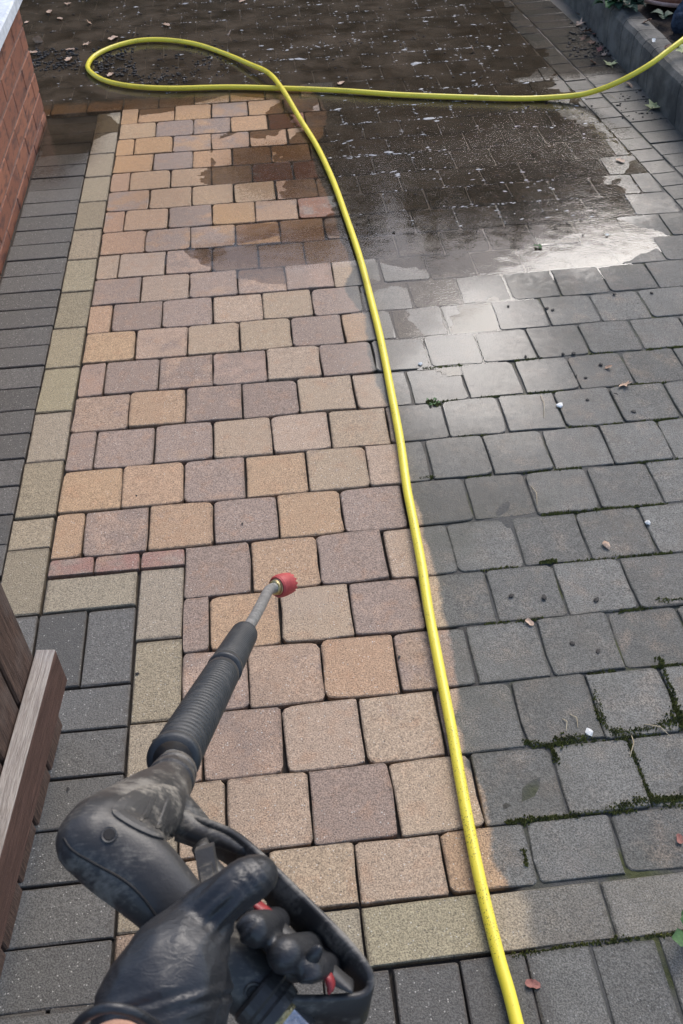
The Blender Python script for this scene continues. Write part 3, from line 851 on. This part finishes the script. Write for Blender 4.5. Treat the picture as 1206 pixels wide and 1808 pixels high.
# upper web of the housing in front of the trigger
tb = TB(); chain(tb, [(318, 1450, .690, 26), (352, 1472, .682, 20), (392, 1484, .672, 15), (428, 1502, .66, 11)], .8)
gp(remeshed("guard_web", tb, M_GUN, None, .0022, 4))
# trigger, safety catch
tb = TB(); rings = []
tp = spline([(352, 1490, .640, 16), (372, 1530, .632, 17), (410, 1570, .622, 17), (462, 1618, .612, 17), (520, 1668, .604, 17), (580, 1715, .598, 15), (622, 1742, .594, 6)], 5)
for i, (x, y, d, r) in enumerate(tp):
    c = at(x, y, d); t = (at(*tp[min(i + 1, len(tp) - 1)][:3]) - at(*tp[max(i - 1, 0)][:3])).normalized(); e2 = t.cross(FW).normalized(); R = rm(r, d)
    rings.append([c + e2 * (R * math.cos(a)) + FW * (.009 * math.sin(a)) for a in [2 * math.pi * k / 12 for k in range(12)]])
tb.ringtube(rings); trig = gp(tb.build("trigger", M_GUN, smooth=True))
for seq in ([(446, 1590, .602, 5), (462, 1604, .600, 8), (482, 1622, .597, 8), (490, 1634, .596, 4)], [(572, 1716, .586, 5), (580, 1726, .584, 9), (584, 1740, .583, 8), (580, 1748, .583, 4)]):
  tb = TB(); rings = []; tq = spline(seq, 5)
  for i, (x, y, d, r) in enumerate(tq):
    c = at(x, y, d); t = (at(*tq[min(i + 1, len(tq) - 1)][:3]) - at(*tq[max(i - 1, 0)][:3])).normalized(); e2 = t.cross(FW).normalized(); R = rm(r, d)
    rings.append([c + e2 * (R * math.cos(a)) + FW * (.006 * math.sin(a)) for a in [2 * math.pi * k / 10 for k in range(10)]])
  tb.ringtube(rings); sub(tb.build("trigger_catch", M_REDTRIG, smooth=True), trig)
lc = at(366, 1528, .622); lt = (at(372, 1560, .615) - at(362, 1496, .628)).normalized(); lw = lt.cross(FW).normalized()
tb = TB(); tb.box(lc, lt * .0125, lw * .0062, FW * .004); tb.box(lc - FW * .005 + lt * .004, lt * .006, lw * .0042, FW * .002); gp(tb.build("safety_lever", M_GUNPANEL))
# inlet collar and swivel at the foot of the grip
gx = dirv((440, 1735, .60), (512, 1808, .592))
tb = TB(); tb.lathe(at(462, 1762, .596), gx, [(-.006, .0180), (-.004, .0200), (.002, .0200), (.004, .0182), (.007, .0182), (.009, .0192), (.015, .0180), (.016, .012)], 32)
gp(tb.build("inlet_collar", M_GUN))
tb = TB(); tb.lathe(at(486, 1784, .594), gx, [(0, .0135), (.006, .0140), (.008, .0125)], 28); gp(tb.build("brass_washer", M_BRASS))
tb = TB(); tb.lathe(at(492, 1790, .594), gx, [(0, .0110), (.001, .0128), (.020, .0128), (.021, .0100), (.060, .0095)], 6); gp(tb.build("hex_fitting", M_STEEL))

# lance: neck, two ribbed sleeves, pipe, nozzle
L0, L1 = at(305, 1343, .80), at(431, 1120, 1.47)
LL = (L1 - L0).length; ld = (L1 - L0).normalized()
tb = TB(); tb.lathe(c0, (L0 - c0).normalized(), [(-.01, .0105), ((L0 - c0).length + .02, .0105)], 20); gp(tb.build("lance_neck", M_ROD, smooth=True))
def sleeve(name, t0, t1, r0, r1, pitch):
    prof = [(t0, r0 * .62), (t0 + .0005, r0 * .95), (t0 + .004, r0 * 1.03), (t0 + .012, r0 * 1.03), (t0 + .014, r0 * .97)]
    t = t0 + .016
    while t < t1 - .014:
        for k, m in ((0, .86), (.16, .96), (.5, 1.0), (.84, .96)):
            tt = t + k * pitch; f = (tt - t0) / (t1 - t0); prof.append((tt, (r0 + (r1 - r0) * f) * m))
        t += pitch
    prof += [(t1 - .010, r1 * 1.0), (t1 - .003, r1 * .98), (t1, r1 * .86), (t1 + .0005, r1 * .4)]
    tb = TB(); tb.lathe(L0, ld, prof, 40); return gp(tb.build(name, M_RIB, smooth=True))
LG = LL * .545
sleeve("ribbed_sleeve", 0, LG, .0225, .0222, .0120)
sleeve("ribbed_sleeve", LG + .022, LL, .0222, .0215, .0120)
tb = TB(); tb.lathe(L0, ld, [(-.002, .0170), (LG + .03, .0165)], 24); gp(tb.build("sleeve_core", M_DARK, smooth=True))
rp = [tuple(L1 - ld * .02), tuple(L1 + ld * .01), tuple(at(452, 1085, 1.58)), tuple(at(469, 1052, 1.72)), tuple(at(474, 1043, 1.765)), tuple(at(480, 1039, 1.785)), tuple(at(491, 1036, 1.80))]
tb = TB(); tb.tube(spline(rp, 6), .0098, 14); gp(tb.build("lance_pipe", M_ROD, smooth=True))
NS = .86
nd = (RT * .62 + UP * .16 + FW * .78).normalized(); nc = at(488, 1036.5, 1.80)
tb = TB(); tb.lathe(nc, nd, [(-.008, .0115), (-.006, .0145), (.0, .0150), (.002, .0178), (.006, .0185), (.010, .0178)], 30); gp(tb.build("brass_collar", M_BRASS))
def serr(i, j, t, r):
    if i == 7: return (t, r) if j % 4 < 2 else (t - .0045, r * 1.02)
    return (t, r)
tb = TB(); tb.lathe(nc, nd, [(a * .95, b * .90) for a, b in [(.001, .0170), (.000, .0215), (.004, .0240), (.012, .0252), (.022, .0250), (.030, .0240), (.036, .0232), (.042, .0222), (.036, .0170), (.020, .0120)]], 56, mod=serr)
gp(tb.build("red_nozzle", M_RED))

# ---- the hand in its black glove
person = empty("person", tuple(at(275, 1800, .50)))
tag(person, "left hand of a person in a black glove gripping the pressure washer gun", "person")
def pp(o):
    o.location = Vector(o.location) - Vector(person.location); o.parent = person; return o
tb = TB()
chain(tb, [(268, 1802, .503, 111), (282, 1770, .507, 108), (302, 1728, .515, 100), (322, 1690, .525, 86), (345, 1650, .535, 68)], .75)            # wrist, heel of hand
chain(tb, [(322, 1690, .530, 70), (352, 1632, .535, 56), (382, 1596, .535, 47), (412, 1572, .535, 43), (440, 1554, .54, 41), (456, 1544, .545, 36)], .9)   # thumb
chain(tb, [(290, 1740, .53, 90), (296, 1700, .57, 76), (318, 1668, .62, 62)], .9)                                                  # back of the hand round the grip
chain(tb, [(325, 1700, .53, 75), (350, 1745, .54, 62), (345, 1790, .53, 60)], .9)
for dx, dy, tipx, tipy, rt in ((0, 0, 449, 1641, 32), (45, 48, 507, 1685, 35), (84, 80, 547, 1714, 27)):
    fr_ = [(305 + dx * .8, 1690 + dy * .8, .630, 34), (345 + dx, 1665 + dy, .662, 31), (408 + dx, 1632 + dy, .664, 29), (tipx + 34, tipy - 14, .640, 26), (tipx + 30, tipy - 9, .612, rt * .84), (tipx + 15, tipy - 4, .590, rt * .94), (tipx - 1, tipy, .576, rt)]
    chain(tb, fr_, .95)
glove = pp(remeshed("glove", tb, M_GLOVE, None, .0021, 4))
# creases: push the surface in and out along a few lines
def wrinkle(o, fn):
    me = o.data; org = Vector(o.location) + Vector(o.parent.location)
    nrm = [v.normal.copy() for v in me.vertices]
    for v, n in zip(me.vertices, nrm):
        a, b, d = px(v.co + org)
        v.co += n * fn(a, b, d)
    me.update()
def glove_fn(a, b, d):
    if d > .60: return 0
    # folds fan out from the web of the thumb
    u = (a - 395) * .55 + (b - 1612) * .83; w_ = (a - 395) * .83 - (b - 1612) * .55
    m = math.exp(-(u / 62) ** 2 - (w_ / 34) ** 2)
    f = .0017 * m * math.sin(u * .24 + w_ * .05)
    t = math.exp(-((a - 440) / 26) ** 2 - ((b - 1552) / 30) ** 2)
    f += .0011 * t * math.sin((a * .8 - b * .6) * .36)
    c = math.exp(-((b - 1775 + (a - 250) * .12) / 20) ** 2)
    f += .0012 * c * math.sin((b + .3 * a) * .22)
    f += .0012 * mn.noise(Vector((a * .018, b * .018, 1)))
    return f
wrinkle(glove, glove_fn)
tb = TB(); chain(tb, [(545, 1700, .577, 16), (556, 1684, .574, 14), (562, 1676, .573, 10)], .7)
tb2 = tb
pp(remeshed("glove_fingertip", tb2, M_GLOVE, None, .0016, 3))
# rolled cuff and wrist
tb = TB(); tb.tube([at(*q) for q in spline([(128, 1822, .468), (150, 1796, .456), (188, 1780, .450), (232, 1786, .452), (266, 1804, .458), (296, 1830, .47)], 6)], [.0012] + [.0026] * 29 + [.0012], 10)
pp(tb.build("glove_cuff", M_GLOVE, smooth=True))
tb = TB(); chain(tb, [(262, 1830, .503, 84), (215, 1880, .480, 78), (196, 1889, .466, 74), (180, 1980, .44, 84), (160, 2060, .42, 104)], .8)
pp(remeshed("forearm", tb, M_SKIN, None, .003, 4))

# ---- things behind the kerb
pot = empty("plant_pot", tuple(gnd(1180, 4, .15)))
tag(pot, "terracotta plant pot with a pale rim tipped over in the flower bed at top right", "pot")
pa_ = Vector((.10, .12, .95)).normalized()
def lathe_at(name, prof, mat, seg=36):
    tb = TB(); tb.lathe(Vector((0, 0, 0)), pa_, prof, seg, True, False); return tb.build(name, mat, pot, True)
bowl = lathe_at("bowl", [(0, .108), (.03, .104), (.11, .082), (.15, .070), (.152, .02)], M_TERRA)
lathe_at("rim", [(-.002, .1), (-.004, .117), (.008, .120), (.012, .112)], M_TERRIM).parent = bowl
cloth = empty("blue_cloth", tuple(gnd(1218, 42, .17)))
tag(cloth, "bunched dark blue ribbed cloth beside the terracotta pot at the top right corner", "cloth")
tb = TB(); c = Vector((.0, .0, .0)); rings = []
ca = Vector((.62, .60, .50)).normalized(); e1, e2 = frame(ca)
for i in range(46):
    t = i / 45
    fold = .010 * math.sin(i * 1.55 + .4 * math.sin(i * .7))
    R = .066 + .03 * t + fold
    rings.append([c + ca * (t * .30 - .02 + .008 * math.sin(3 * a + i * .3)) + (e1 * math.cos(a) + e2 * math.sin(a)) * R * (1 + .05 * math.sin(2 * a + i * .4)) for a in [2 * math.pi * k / 28 for k in range(28)]])
tb.ringtube(rings); tb.build("folded_cloth", M_DENIM, cloth, True)

# ---- leaves, chips and crumbs
def leaf_mesh(kind, seed):
    r = random.Random(seed); pts = []
    if kind == 'maple':
        lob = [(0, 1.0), (22, .42), (50, .88), (75, .40), (110, .62), (140, .34), (165, .30), (180, .16)]
        half = [(a, q * r.uniform(.9, 1.1)) for a, q in lob]
        full = half + [(-a, q * r.uniform(.9, 1.1)) for a, q in reversed(half[1:-1])]
    else:
        full = [(a, (.45 + .55 * abs(math.cos(math.radians(a))) ** 1.6) * r.uniform(.9, 1.1)) for a in range(0, 360, 24)]
    v = [(0, 0, .10)]; 
    for q in (.5, 1.0):
        for a, rr in full:
            A = math.radians(a); x, y = math.sin(A) * rr * q, math.cos(A) * rr * q
            v.append((x, y, .10 + r.uniform(-.05, .12) * q + .42 * q * q * (x * x) * r.uniform(.5, 1.3) + .20 * q * max(0, y) * r.uniform(-.5, 1)))
    n = len(full); f = []
    for j in range(n):
        k = (j + 1) % n
        f.append((0, 1 + k, 1 + j)); f.append((1 + j, 1 + k, 1 + n + k, 1 + n + j))
    # stalk
    b = len(v); y0 = -.15
    for yy, w_, z in ((y0, .025, .1), (-.5, .018, .14), (-.9, .012, .06)):
        v += [(-w_, yy, z), (w_, yy, z), (0, yy, z + .03)]
    for i in range(2):
        for j in range(3):
            k = (j + 1) % 3; f.append((b + i * 3 + j, b + i * 3 + k, b + (i + 1) * 3 + k, b + (i + 1) * 3 + j))
    me = bpy.data.meshes.new("leaf"); me.from_pydata(v, [], f); me.update(); me.shade_smooth(); return me
LM = {}
def leaf(name, x, y, size, mat, kind, label, cat="leaf", z=0.0, tilt=(0, 0), group=None, seed=None):
    seed = seed if seed is not None else rnd.randrange(6)
    key = (kind, seed, mat.name)
    if key not in LM:
        me = leaf_mesh(kind, seed * 13 + 5); me.materials.append(mat); LM[key] = me
    o = bpy.data.objects.new(name, LM[key]); q = gnd(x, y, z); o.location = (q.x, q.y, z + .0015)
    size *= 1.0 if mat.name.startswith('pale') else .82
    o.scale = (size, size, size); o.rotation_euler = (tilt[0], tilt[1], rnd.uniform(0, 6.28))
    link(o); tag(o, label, cat, group); return o
leaf("fallen_leaf", 69, 76, .046, M_LTAN, 'oval', "tan leaf standing on edge on the mud beside the brick wall", tilt=(1.0, .2))
leaf("fallen_leaf", 158, 42, .034, M_LTAN, 'maple', "curled tan leaf on the mud, uppermost of those above the hose loop's left end", tilt=(.6, 0))
leaf("fallen_leaf", 152, 79, .040, M_LTAN, 'maple', "flat pale leaf just left of the hose loop")
leaf("fallen_leaf", 124, 89, .028, M_LTAN, 'oval', "small pale leaf between the standing leaf and the hose loop")
leaf("fallen_leaf", 200, 69, .036, M_LTAN, 'oval', "pale leaf touching the far side of the hose loop")
leaf("fallen_leaf", 120, 8, .038, M_LTAN, 'maple', "pale leaf at the top edge of the picture right of the wall")
leaf("fallen_leaf", 87, 22, .030, M_LTAN, 'oval', "small pale leaf close to the top of the wall's far corner")
leaf("fallen_leaf", 106, 34, .024, M_LTAN, 'oval', "tiny curled pale leaf between the wall corner and the curled tan leaf")
leaf("fallen_leaf", 121, 106, .030, M_LTAN, 'oval', "pale leaf on the black debris just above the puddle by the wall")
leaf("fallen_leaf", 58, 94, .028, M_LTAN, 'oval', "pale leaf pressed against the foot of the brick wall")
leaf("fallen_leaf", 48, 40, .020, M_LTAN, 'oval', "little pale leaf beside the wall's upright corner edge")
leaf("fallen_leaf", 428, 3, .026, M_LTAN, 'oval', "pale leaf at the top edge beyond the middle of the hose loop")
leaf("fallen_leaf", 294, 45, .028, M_LTAN, 'oval', "tan leaf lying beyond the hose loop near its middle")
leaf("fallen_leaf", 195, 133, .026, M_LTAN, 'oval', "pale scrap of leaf inside the hose loop at its left end")
leaf("fallen_leaf", 405, 62, .030, M_LTAN, 'oval', "thin pale curled leaf just beyond the hose loop's right half", tilt=(.9, 0))
leaf("fallen_leaf", 602, 148, .026, M_LTAN, 'oval', "pale leaf against the far side of the hose right of where it crosses itself")
leaf("fallen_leaf", 1078, 116, .046, M_LPALE, 'maple', "pale green maple leaf near the kerb above the hose", seed=1)
leaf("fallen_leaf", 1153, 193, .062, M_LPALE, 'maple', "large pale green maple leaf below the hose at the foot of the kerb", seed=2)
leaf("fallen_leaf", 1048, 113, .040, M_LBROWN, 'maple', "curled brown leaf left of the pale green maple leaf above the hose", tilt=(.4, .3))
leaf("fallen_leaf", 1112, 153, .030, M_LTAN, 'oval', "small tan leaf just below the hose at the kerb foot", tilt=(.3, .3))
leaf("fallen_leaf", 1095, 285, .022, M_LTAN, 'oval', "small tan oval leaf on the wet grey blocks right of the puddle")
leaf("fallen_leaf", 836, 92, .030, M_LTAN, 'oval', "thin pale upright leaf scrap on the wet blocks beyond the straight hose", tilt=(1.0, .1))
leaf("fallen_leaf", 1102, 681, .034, M_LTAN, 'maple', "crumpled brown leaf on the dry grey blocks at right", tilt=(.4, .2), seed=3)
leaf("fallen_leaf", 1073, 650, .016, M_LTAN, 'oval', "small tan leaf scrap above the crumpled brown leaf", tilt=(.5, 0))
leaf("fallen_leaf", 940, 1739, .015, M_LRED, 'oval', "small dark red leaf on the charcoal block beside the hose", tilt=(.2, .1))
leaf("fallen_leaf", 1199, 1482, .012, M_LRED, 'oval', "small reddish leaf at the right edge above the front border")
leaf("fallen_leaf", 935, 1100, .013, M_LTAN, 'oval', "tan leaf crumb lying in a joint of the grimy blocks")
leaf("fallen_leaf", 963, 178, .020, M_LTAN, 'oval', "pale leaf scrap under the curve of the hose before the kerb")
for i, (x, y, s, m, what) in enumerate(((1022, 44, .048, M_LTAN, "light tan"), (1036, 58, .05, M_LBROWN, "dark brown"), (1026, 28, .04, M_LBROWN, "curled brown"), (1046, 76, .042, M_LBROWN, "flat brown"),
                                       (1052, 62, .035, M_LRED, "reddish"), (1030, 70, .03, M_LBROWN, "small brown"), (1058, 90, .034, M_LRED, "reddish brown"), (1066, 98, .024, M_LTAN, "little tan"))):
    leaf("fallen_leaf", x, y, s, m, 'maple', what + " leaf in the drift heaped along the foot of the kerb", group="leaf drift by the kerb", tilt=(rnd.uniform(-.4, .6), rnd.uniform(-.4, .4)))
for i, (x, y, s, m, what) in enumerate(((1141, 40, .030, M_LBROWN, "curled brown leaf lying on top of the kerb"), (1154, 73, .016, M_WHITE, "white leaf scrap on top of the kerb near the hose"),
                                       (1178, 84, .024, M_LBROWN, "dark leaf on the kerb tight against the hose"), (1204, 88, .030, M_LPALE, "pale leaf on the kerb at the right edge below the hose"))):
    leaf("fallen_leaf", x, y, s, m, 'oval', what, z=.163, tilt=(rnd.uniform(0, .5), 0))
# dark crumbs and pale chips, each its own lump
def lump_mesh(seed, mat):
    bm = bmesh.new(); bmesh.ops.create_icosphere(bm, subdivisions=1, radius=1); r = random.Random(seed)
    for v in bm.verts: v.co *= r.uniform(.6, 1.2); v.co.z *= .6
    me = bpy.data.meshes.new("lump"); bm.to_mesh(me); bm.free(); me.materials.append(mat); return me
CR = [lump_mesh(i, M_CRUMB) for i in range(4)]; WH = [lump_mesh(i + 9, M_WHITE) for i in range(3)]
def lump(name, me, x, y, s, label, cat, group=None, z=0):
    q = gnd(x, y, z); o = bpy.data.objects.new(name, me); o.location = (q.x, q.y, z + s * .4); o.scale = (s * rnd.uniform(.8, 1.6), s, s * .7); o.rotation_euler.z = rnd.uniform(0, 6)
    link(o); tag(o, label, cat, group)
for x, y in ((1017, 664), (1034, 668), (1060, 645), (965, 545), (976, 548), (1085, 520), (1151, 518), (928, 630), (1013, 625), (994, 626), (897, 541), (1037, 707), (1087, 696), (1118, 728), (960, 1055), (1052, 1060), (902, 1053), (1011, 1137), (1056, 1150)):
    lump("soil_crumb", CR[rnd.randrange(4)], x, y, rnd.uniform(.0045, .0075), "small black crumb of soil scattered on the grimy blocks at right", "crumb", "black crumbs on the grimy blocks")
for x, y in ((272, 1308), (242, 1190), (428, 925), (241, 876), (120, 1394), (224, 1615), (705, 1160)):
    lump("grit_speck", CR[rnd.randrange(4)], x, y, .0035, "small dark speck of grit on the washed or buff blocks at left", "grit", "dark specks on the clean blocks")
lump("white_chip", WH[0], 988, 717, .010, "white curled chip beside the twig on the grey blocks", "chip")
lump("white_chip", WH[1], 1143, 924, .008, "white fleck on the grey blocks near the right edge, above the beige pebble", "chip")
lump("white_chip", WH[2], 1040, 1294, .009, "white feathery fleck beside the thick moss", "chip")
lump("white_chip", WH[0], 1072, 416, .008, "white chip at the edge of the wet blocks left of the right border", "chip")
lump("white_chip", WH[1], 742, 643, .007, "white splash on the damp grey block right of the hose", "chip")
pb_ = lump_mesh(77, M_LTAN); lump("pebble", pb_, 1070, 964, .010, "small beige snail-like pebble on the grey blocks near the right edge", "pebble")
# twigs and straws
for x0, y0, x1, y1, lab in ((954, 698, 960, 738, "thin bent twig standing out on the grey blocks left of the white chip"), (1115, 1300, 1112, 1338, "pale straw lying over the mossy joint"),
                            (1138, 1280, 1182, 1300, "long pale straw pointing right along the thick moss"), (993, 1270, 999, 1292, "short pale straw on the cracked grey block"),
                            (1006, 1262, 1020, 1286, "thin grass stem beside the short pale straw"), (938, 860, 948, 892, "reddish thin stalk on a grey block right of the hose"),
                            (1060, 165, 1090, 177, "pale stalk on the blocks under the rising hose")):
    a, b = gnd(x0, y0), gnd(x1, y1); m = (a + b) / 2 + Vector((.006, .004, .006)); a.z = .002; b.z = .002; m.z = .006
    tb = TB(); tb.tube([a, (a + m) / 2, m, (m + b) / 2, b], [.0007, .0010, .0010, .0009, .0005], 5)
    tag(tb.build("dry_stalk", M_STRAW), lab, "stalk")

# ---- moss in the joints of the unwashed side
tb = TB(); mr = random.Random(3)
def moss_line(pts, n, rad, hgt):
    P = [gnd(x, y) for x, y in pts]
    for _ in range(n):
        i = mr.randrange(len(P) - 1); t = mr.random(); c = P[i].lerp(P[i + 1], t)
        k = .5 + .8 * abs(nz(c.x, c.y, 30, 6)) * 2
        c = c + Vector((mr.gauss(0, rad * k), mr.gauss(0, rad * k), 0)); s = mr.uniform(.0016, .0036)
        z = hgt * k * mr.uniform(.1, 1); b = len(tb.v)
        a0 = mr.uniform(0, 6.28)
        for j in range(3):
            a = a0 + j * 2.094; tb.v.append(Vector((c.x + math.cos(a) * s, c.y + math.sin(a) * s, -.004 + z)))
        tb.v.append(Vector((c.x + mr.uniform(-.0015, .0015), c.y + mr.uniform(-.0015, .0015), -.002 + z + s * 1.5)))
        tb.f += [(b, b + 1, b + 3), (b + 1, b + 2, b + 3), (b + 2, b, b + 3)]
moss_line([(1060, 1262), (1072, 1288), (1100, 1296), (1150, 1285), (1206, 1268)], 900, .0055, .005)
moss_line([(1048, 1215), (1058, 1255), (1072, 1288)], 260, .0035, .003)
moss_line([(1188, 1225), (1196, 1262), (1206, 1280)], 260, .005, .004)
moss_line([(1105, 1300), (1122, 1340), (1140, 1390), (1150, 1410)], 300, .0035, .003)
moss_line([(1085, 1425), (1140, 1415), (1206, 1408)], 600, .0045, .005)
moss_line([(895, 1452), (930, 1448), (1000, 1440), (1085, 1428)], 420, .0035, .004)
moss_line([(925, 1310), (970, 1316), (1000, 1304), (1040, 1300)], 420, .0045, .004)
moss_line([(975, 1320), (985, 1345)], 120, .003, .003)
moss_line([(1165, 1160), (1175, 1190), (1188, 1225)], 150, .003, .003)
moss_line([(955, 992), (980, 990)], 110, .003, .004); moss_line([(1165, 1062), (1206, 1058)], 120, .003, .004)
moss_line([(755, 708), (775, 714)], 140, .005, .005); moss_line([(740, 845), (765, 842)], 100, .004, .003)
for k in range(-5, 5):
    y = yline(k)
    for _ in range(11):
        x = mr.uniform(.93, 1.9); a = px((x, y, 0)); b_ = px((x + mr.uniform(.03, .09), y, 0)); moss_line([a[:2], b_[:2]], 36, .0022, .002)
moss_line([(925, 1500), (930, 1530)], 60, .0025, .003); moss_line([(900, 1690), (1000, 1670), (1090, 1660), (1206, 1645)], 260, .0022, .002)
moss = tb.build("moss", M_MOSS)
tag(moss, "green and brown moss growing in the joints between the unwashed blocks", "moss", kind="stuff")
# ---- litter of dark mud crumbs and grit lying in the far puddle
tb = TB(); mr = random.Random(5)
def litter(x0, y0, x1, y1, n, smin, smax):
    for _ in range(n):
        q = gnd(mr.uniform(x0, x1), mr.uniform(y0, y1)); s = mr.uniform(smin, smax)
        tb.sphere(Vector((q.x, q.y, s * .3)), Vector((s * mr.uniform(.7, 1.8), mr.uniform(-.3, .3) * s, 0)), Vector((0, s, 0)), Vector((0, 0, s * .6)), 5, 4)
litter(165, 85, 240, 135, 160, .003, .008); litter(240, 130, 330, 148, 60, .003, .007); litter(60, 85, 140, 125, 140, .003, .008); litter(280, 80, 400, 135, 70, .003, .006)
litter(60, 5, 1000, 150, 160, .002, .005); litter(600, 180, 1050, 420, 90, .002, .004); litter(1000, 40, 1080, 100, 120, .003, .008); litter(1090, 160, 1200, 215, 70, .002, .005)
lit = tb.build("mud_litter", M_CRUMB)
tag(lit, "black mud crumbs and grit strewn over the wet far paving", "grit", kind="stuff")

# ---- pale flecks: froth on the rinse water, and painted sky glints along the joints
M_FOAM_GLINT = simple("foam_glint", (.22, .22, .22), (.46, .46, .45), 60, .6)
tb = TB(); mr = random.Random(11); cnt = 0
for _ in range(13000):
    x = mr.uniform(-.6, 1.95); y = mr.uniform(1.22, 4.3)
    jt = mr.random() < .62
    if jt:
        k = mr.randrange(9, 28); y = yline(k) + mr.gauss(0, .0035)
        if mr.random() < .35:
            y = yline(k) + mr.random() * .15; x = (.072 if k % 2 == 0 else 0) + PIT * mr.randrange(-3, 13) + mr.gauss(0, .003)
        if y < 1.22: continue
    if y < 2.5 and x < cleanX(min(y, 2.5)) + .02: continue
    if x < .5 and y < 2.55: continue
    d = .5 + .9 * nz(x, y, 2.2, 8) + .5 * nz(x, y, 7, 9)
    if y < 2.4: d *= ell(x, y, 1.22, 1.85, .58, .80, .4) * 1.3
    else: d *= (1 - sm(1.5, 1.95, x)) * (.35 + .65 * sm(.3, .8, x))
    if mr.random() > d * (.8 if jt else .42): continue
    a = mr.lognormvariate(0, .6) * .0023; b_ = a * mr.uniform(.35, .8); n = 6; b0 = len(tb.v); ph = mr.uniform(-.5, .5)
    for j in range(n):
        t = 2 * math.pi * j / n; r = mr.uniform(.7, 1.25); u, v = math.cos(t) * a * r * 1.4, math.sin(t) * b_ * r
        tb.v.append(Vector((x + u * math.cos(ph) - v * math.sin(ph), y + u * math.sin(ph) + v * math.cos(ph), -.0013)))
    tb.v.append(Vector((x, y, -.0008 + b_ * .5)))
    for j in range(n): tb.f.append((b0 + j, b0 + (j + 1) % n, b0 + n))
foam_glint = tb.build("foam_glint_flecks", M_FOAM_GLINT, smooth=True)
tag(foam_glint, "pale froth flecks over the wet dirty paving, with painted glints along the joints", "foam_glint", kind="stuff")

# ---- plants
def rosette(name, x, y, z, n, size, mat, label, spread=.05, up=.05, seed=1, cat="plant"):
    r = random.Random(seed); base = gnd(x, y, z); e = empty(name, tuple(base)); tag(e, label, cat)
    for i in range(n):
        a = r.uniform(0, 6.28); L = size * r.uniform(.7, 1.2); el = r.uniform(.2, 1.1)
        d = Vector((math.cos(a) * math.cos(el), math.sin(a) * math.cos(el), math.sin(el))); s = d.cross(Vector((0, 0, 1))).normalized()
        c = Vector((r.uniform(-spread, spread), r.uniform(-spread, spread), r.uniform(0, up)))
        v = []; f = []
        for k in range(6):
            t = k / 5; wd = L * .36 * math.sin(math.pi * min(.97, t * .9 + .08)) * (1 + .18 * (k % 2))
            m = c + d * (L * t) + Vector((0, 0, -L * .5 * t * t))
            v += [m - s * wd + Vector((0, 0, wd * .25)), m, m + s * wd + Vector((0, 0, wd * .25))]
        for k in range(5):
            for q in (0, 1): b = k * 3 + q; f.append((b, b + 1, b + 4, b + 3))
        mesh_obj("leaf", v, f, mat, e, True)
    return e
rosette("bedding_plant", 1082, 6, .165, 48, .055, M_LGREEN, "green leafy plant hanging over the kerb at the top edge, left one", .05, .05, 2)
rosette("bedding_plant", 1116, 10, .175, 48, .060, M_LDARK, "dark green leafy plant spilling over the top of the kerb", .06, .06, 4)
rosette("bedding_plant", 1024, 8, .02, 30, .05, M_LGREEN, "low green plant at the foot of the kerb at the top edge", .05, .05, 6)
rosette("bedding_plant", 1172, 34, .15, 5, .055, M_LDARK, "single grey-green broad leaf in front of the blue cloth", .012, .02, 8)
rosette("grass_tuft", 950, 435, .0, 12, .013, M_LGREEN, "tiny green grass tuft in a joint of the wet grey blocks", .012, .002, 9, "grass")
rosette("grass_tuft", 764, 709, .0, 12, .012, M_LGREEN, "tiny green sprig in a joint just right of the hose", .014, .002, 10, "grass")
sp = gnd(1212, 1645, .02)
rosette("weed", 1216, 1650, .02, 6, .035, M_LGREEN, "bright green weed poking in at the right edge above the front border", .012, .02, 12)
